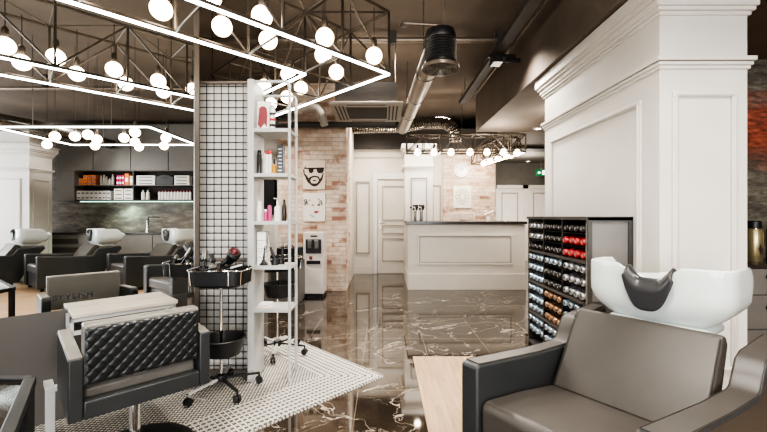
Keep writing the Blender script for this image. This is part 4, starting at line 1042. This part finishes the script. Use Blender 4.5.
# ------------------------------------------------------------------ sink wall on the right (seen in the mirror)
vy = lambda px, Yv=9.2: (px-383.5)*Yv/383.5+4.505
K = T('overhead_cabinet', 'grey overhead cupboards with two open product shelves, seen in the mirror', 'cabinet', (4.7, -3.35, 0))
ky = lambda px: vy(px)+3.35
yend = 3.6
b = B(); b.box(0.0, 0.30, 0.0, yend, 2.38, 3.5); b.box(0, 0.30, 0.0, ky(74), 1.66, 2.38); b.build('carcass', M['cab'], K)
b = B(); b.box(0.01, 0.30, ky(74), yend, 1.66, 1.69); b.box(0.27, 0.30, ky(74), yend, 1.69, 2.38); b.build('niche_shell', M['dark'], K)
b = B(); b.box(0.0, 0.27, ky(74), yend, 2.02, 2.045); b.build('shelf', M['cabd'], K)
b = B(); b.box(0.0, 0.27, ky(132.5), ky(133.5), 1.69, 2.38); b.box(0, 0.27, yend-0.02, yend, 1.69, 2.38); b.build('divider', M['cabd'], K)
for k in range(4):
    y0 = 0.01+k*0.9; B().box(-0.02, 0.0, y0, y0+0.88, 2.40, 3.49).build('door', M['cab'], K)
KB = T('sink_counter', 'long grey base cupboard with dark worktop and sink, seen in the mirror', 'counter', (4.42, -3.55, 0))
B().box(0.0, 0.58, 0, 4.4, 0.06, 0.87).build('carcass', M['cab'], KB); B().box(-0.03, 0.58, -0.02, 4.42, 0.87, 0.91).build('worktop', M['top'], KB)
b = B()
for z in (0.25, 0.45, 0.65): b.box(-0.006, 0.0, 0.15, 0.95, z, z+0.12)
b.build('shelf_shade_strip', M['dark'], KB)  # dark strips on the solid front paint the shade of open shelves
for k in range(4): B().box(-0.02, 0.0, 1.0+k*0.85, 1.83+k*0.85, 0.07, 0.86).build('door', M['cab'], KB)
B().box(0.03, 0.06, 2.5, 3.2, 0.91, 0.912).build('sink_rim', M['chrome'], KB)
o = T('kitchen_tap', 'tall chrome tap with black spout on the sink counter, seen in the mirror', 'tap', (4.72, vy(147), 0.91))
B().lathe([(0.04, 0), (0.035, 0.03), (0.03, 0.30), (0.02, 0.32)], 14).build('tap_body', M['chrome'], o)
B().path([(0, 0, 0.28), (0, 0.02, 0.36), (0, 0.10, 0.37), (0, 0.30, 0.36)], 0.014, 8).build('spout', M['black'], o)
k_led = B().box(4.85, 4.9, vy(75), 0.2, 1.645, 1.66).build('under_cabinet_light', M['ledg'])
tag(k_led, 'slim light strip under the wall cupboards, seen in the mirror', 'light')
# products, seen in the mirror
def pbox(px0, px1, z, h, m, label, grp=None, cat='box', d=0.16):
    y0, y1 = vy(px0), vy(px1)
    o = T('product_box' if cat == 'box' else cat.replace(' ', '_'), label, cat, (4.74, (y0+y1)/2, z), 0, grp)
    hw = (y1-y0)/2-0.004
    B().box(0, d, -hw, hw, 0, h).build('carton', M[m], o, bevel=0.004)
    B().box(-0.002, 0, -hw*0.7, hw*0.7, h*0.3, h*0.62).build('printed_label', M['capl'] if m != 'bwhite' else M['grey_ink'], o)
    return o
zu, zl = 2.045, 1.69
colsn = ['leftmost', 'second', 'third', 'rightmost']
for r_ in range(3):
    for k in range(4):
        if r_ == 2 and k == 0: continue
        pbox(77+k*4.4, 81.4+k*4.4, zu+r_*0.082, 0.08, 'orange', 'orange carton in the mirrored niche, %s column, %s layer' % (colsn[k], ['bottom', 'middle', 'top'][r_]), 'orange cartons in the niche')
def small_bottle(px, z, h, r, m, cm, label, grp):
    o = T('product_bottle', label, 'bottle', (4.82, vy(px), z), 0, grp)
    B().lathe([(r, 0), (r, h*0.72), (r*0.5, h*0.8)], 10).build('body', M[m], o); B().lathe([(r*0.55, h*0.8), (r*0.55, h)], 10).build('cap', M[cm], o); return o
for k, (px, h) in enumerate(((97.5, 0.24), (100.5, 0.26), (103, 0.22), (106, 0.17), (109.3, 0.27))):
    small_bottle(px, zu, h, 0.03, 'bwhite', 'bwhite', 'white bottle beside the orange cartons in the niche, %s from the left' % ordw[k], 'white bottles in the upper niche')
for k in range(3):
    for r_ in range(2): pbox(115+k*2.7, 117.7+k*2.7, zu+r_*0.12, 0.118, 'magenta', 'magenta carton in the mirrored niche, %s column, %s' % (['left', 'middle', 'right'][k], ['lower', 'upper'][r_]), 'magenta cartons in the niche')
pbox(123.2, 127.6, zu, 0.28, 'orange', 'tall orange and cream carton beside the magenta ones'); pbox(128.2, 131.8, zu, 0.22, 'paper', 'tall pale carton left of the niche divider')
for r_ in range(3):
    pbox(135, 154, zu+r_*0.078, 0.076, 'bwhite', 'white folded stack left of the dark basket, %s layer' % ['bottom', 'middle', 'top'][r_], 'white stack left of the basket')
    pbox(173, 188.5, zu+r_*0.078, 0.076, 'bwhite', 'white folded stack right of the dark basket, %s layer' % ['bottom', 'middle', 'top'][r_], 'white stack right of the basket')
o = T('storage_basket', 'dark arched basket between the white stacks in the niche', 'basket', (4.74, vy(163.5), zu))
b = B(); b.prism([(-0.20, 0), (-0.215, 0.19), (-0.12, 0.24), (0, 0.255), (0.12, 0.24), (0.215, 0.19), (0.20, 0)], 'x', 0, 0.18); b.build('basket_body', M['gel'], o, bevel=0.01)
b = B(); b.box(-0.003, 0, -0.06, 0.06, 0.17, 0.19); b.build('handle_slot', M['black'], o)
for k in range(8):
    for r_ in range(2): pbox(75+k*4.3, 79.3+k*4.3, zl+r_*0.11, 0.108, 'bwhite', 'white carton in the lower niche left of the divider, %s from the left, %s layer' % (ordw[k], ['lower', 'upper'][r_]), 'white cartons in the lower niche')
pbox(76, 80, zl+0.218, 0.03, 'redink', 'flat red pack on top of the white cartons')
for k in range(2):
    for r_ in range(3): pbox(112.4+k*10, 122+k*9.6, zl+r_*0.09, 0.088, 'bwhite', 'white wide box beside the niche divider, %s column, %s layer' % (['left', 'right'][k], ['bottom', 'middle', 'top'][r_]), 'wide white boxes in the lower niche')
for k, px in enumerate((140, 144.8)): small_bottle(px, zl, 0.24, 0.045, 'bwhite', 'capl', 'stubby white bottle alone in the lower niche, %s of the pair' % ['left', 'right'][k], 'pair of stubby bottles')
for k in range(11): small_bottle(156.5+k*3.1, zl, 0.25, 0.032, 'bwhite', 'redink', 'white bottle with red cap in the lower niche row, %s from the left' % ordw[k], 'red capped bottles in the lower niche')

# ------------------------------------------------------------------ lights
def area(name, loc, rot, sx, sy, e, col=(1, 1, 1)):
    l = bpy.data.lights.new(name, 'AREA'); l.shape = 'RECTANGLE'; l.size = sx; l.size_y = sy; l.energy = e; l.color = col
    o = bpy.data.objects.new(name, l); COL.objects.link(o); o.location = loc; o.rotation_euler = rot; return o
def point(name, loc, e, r=0.1, col=(1, 0.9, 0.78)):
    l = bpy.data.lights.new(name, 'POINT'); l.energy = e; l.shadow_soft_size = r; l.color = col
    o = bpy.data.objects.new(name, l); COL.objects.link(o); o.location = loc; return o
def spot(name, loc, e, ang=2.4, r=0.12, col=(1, 0.93, 0.84)):
    l = bpy.data.lights.new(name, 'SPOT'); l.energy = e*2.0; l.spot_size = ang; l.spot_blend = 0.8; l.shadow_soft_size = r; l.color = col
    o = bpy.data.objects.new(name, l); COL.objects.link(o); o.location = loc; return o
point('bulb_boost', (1.9, 6.3, 2.45), 28, 0.08); point('bulb_boost', (2.45, 5.4, 2.5), 14, 0.08); point('bulb_boost', (1.0, 7.2, 2.35), 22, 0.08); point('bulb_boost', (2.0, 7.9, 2.35), 22, 0.08); point('hall_fill', (3.7, 9.8, 2.5), 30, 0.1)  # unseen fill lamps added to boost the truss bulbs and the hall
spot('green_strip_glow', (4.80, vy(125), 1.63), 22, 2.6, 0.03, (0.6, 1, 0.82))
area('daylight_left', (-1.65, -5.9, 1.75), (-PI/2, 0, PI), 3.8, 2.6, 260, (0.97, 0.98, 1.0))
area('daylight_right', (2.65, -5.9, 1.75), (-PI/2, 0, PI), 3.8, 2.6, 260, (0.97, 0.98, 1.0))
spot('fill_spot', (-0.1, 5.0, 3.45), 260); spot('fill_spot', (0.6, 1.2, 3.45), 140); spot('fill_spot', (-0.9, 0.4, 3.45), 110)  # unseen spots added to brighten the room; there is no track
spot('fill_spot', (2.9, 0.6, 3.45), 110); spot('fill_spot', (3.4, -1.8, 3.45), 110); spot('fill_spot', (-2.4, 5.4, 3.4), 160)
spot('fill_spot', (1.2, 7.6, 3.3), 60, 2.6); spot('fill_spot', (3.4, 9.3, 2.8), 160, 2.9); spot('fill_spot', (2.46, 6.1, 2.75), 40); spot('fill_spot', (-0.2, 7.6, 3.4), 90); spot('fill_spot', (1.4, 4.2, 3.1), 60)  # more added fill; one sits at the bulkhead downlight
W = bpy.data.worlds.new('world'); S.world = W; W.use_nodes = True
bg = W.node_tree.nodes['Background']; bg.inputs[0].default_value = (0.85, 0.93, 1, 1); bg.inputs[1].default_value = 1.0

# ------------------------------------------------------------------ camera
cd = bpy.data.cameras.new('camera'); cd.sensor_width = 36; cd.lens = 18; cd.clip_start = 0.05
cam = bpy.data.objects.new('camera', cd); COL.objects.link(cam); cam.location = (0, 0, 1.3); cam.rotation_euler = (PI/2, 0, 0)
S.camera = cam
S.view_settings.view_transform = 'AgX'; S.view_settings.look = 'AgX - High Contrast'; S.view_settings.exposure = 0.3
S.cycles.max_bounces = 8; S.cycles.diffuse_bounces = 4; S.cycles.glossy_bounces = 5; S.cycles.sample_clamp_indirect = 6
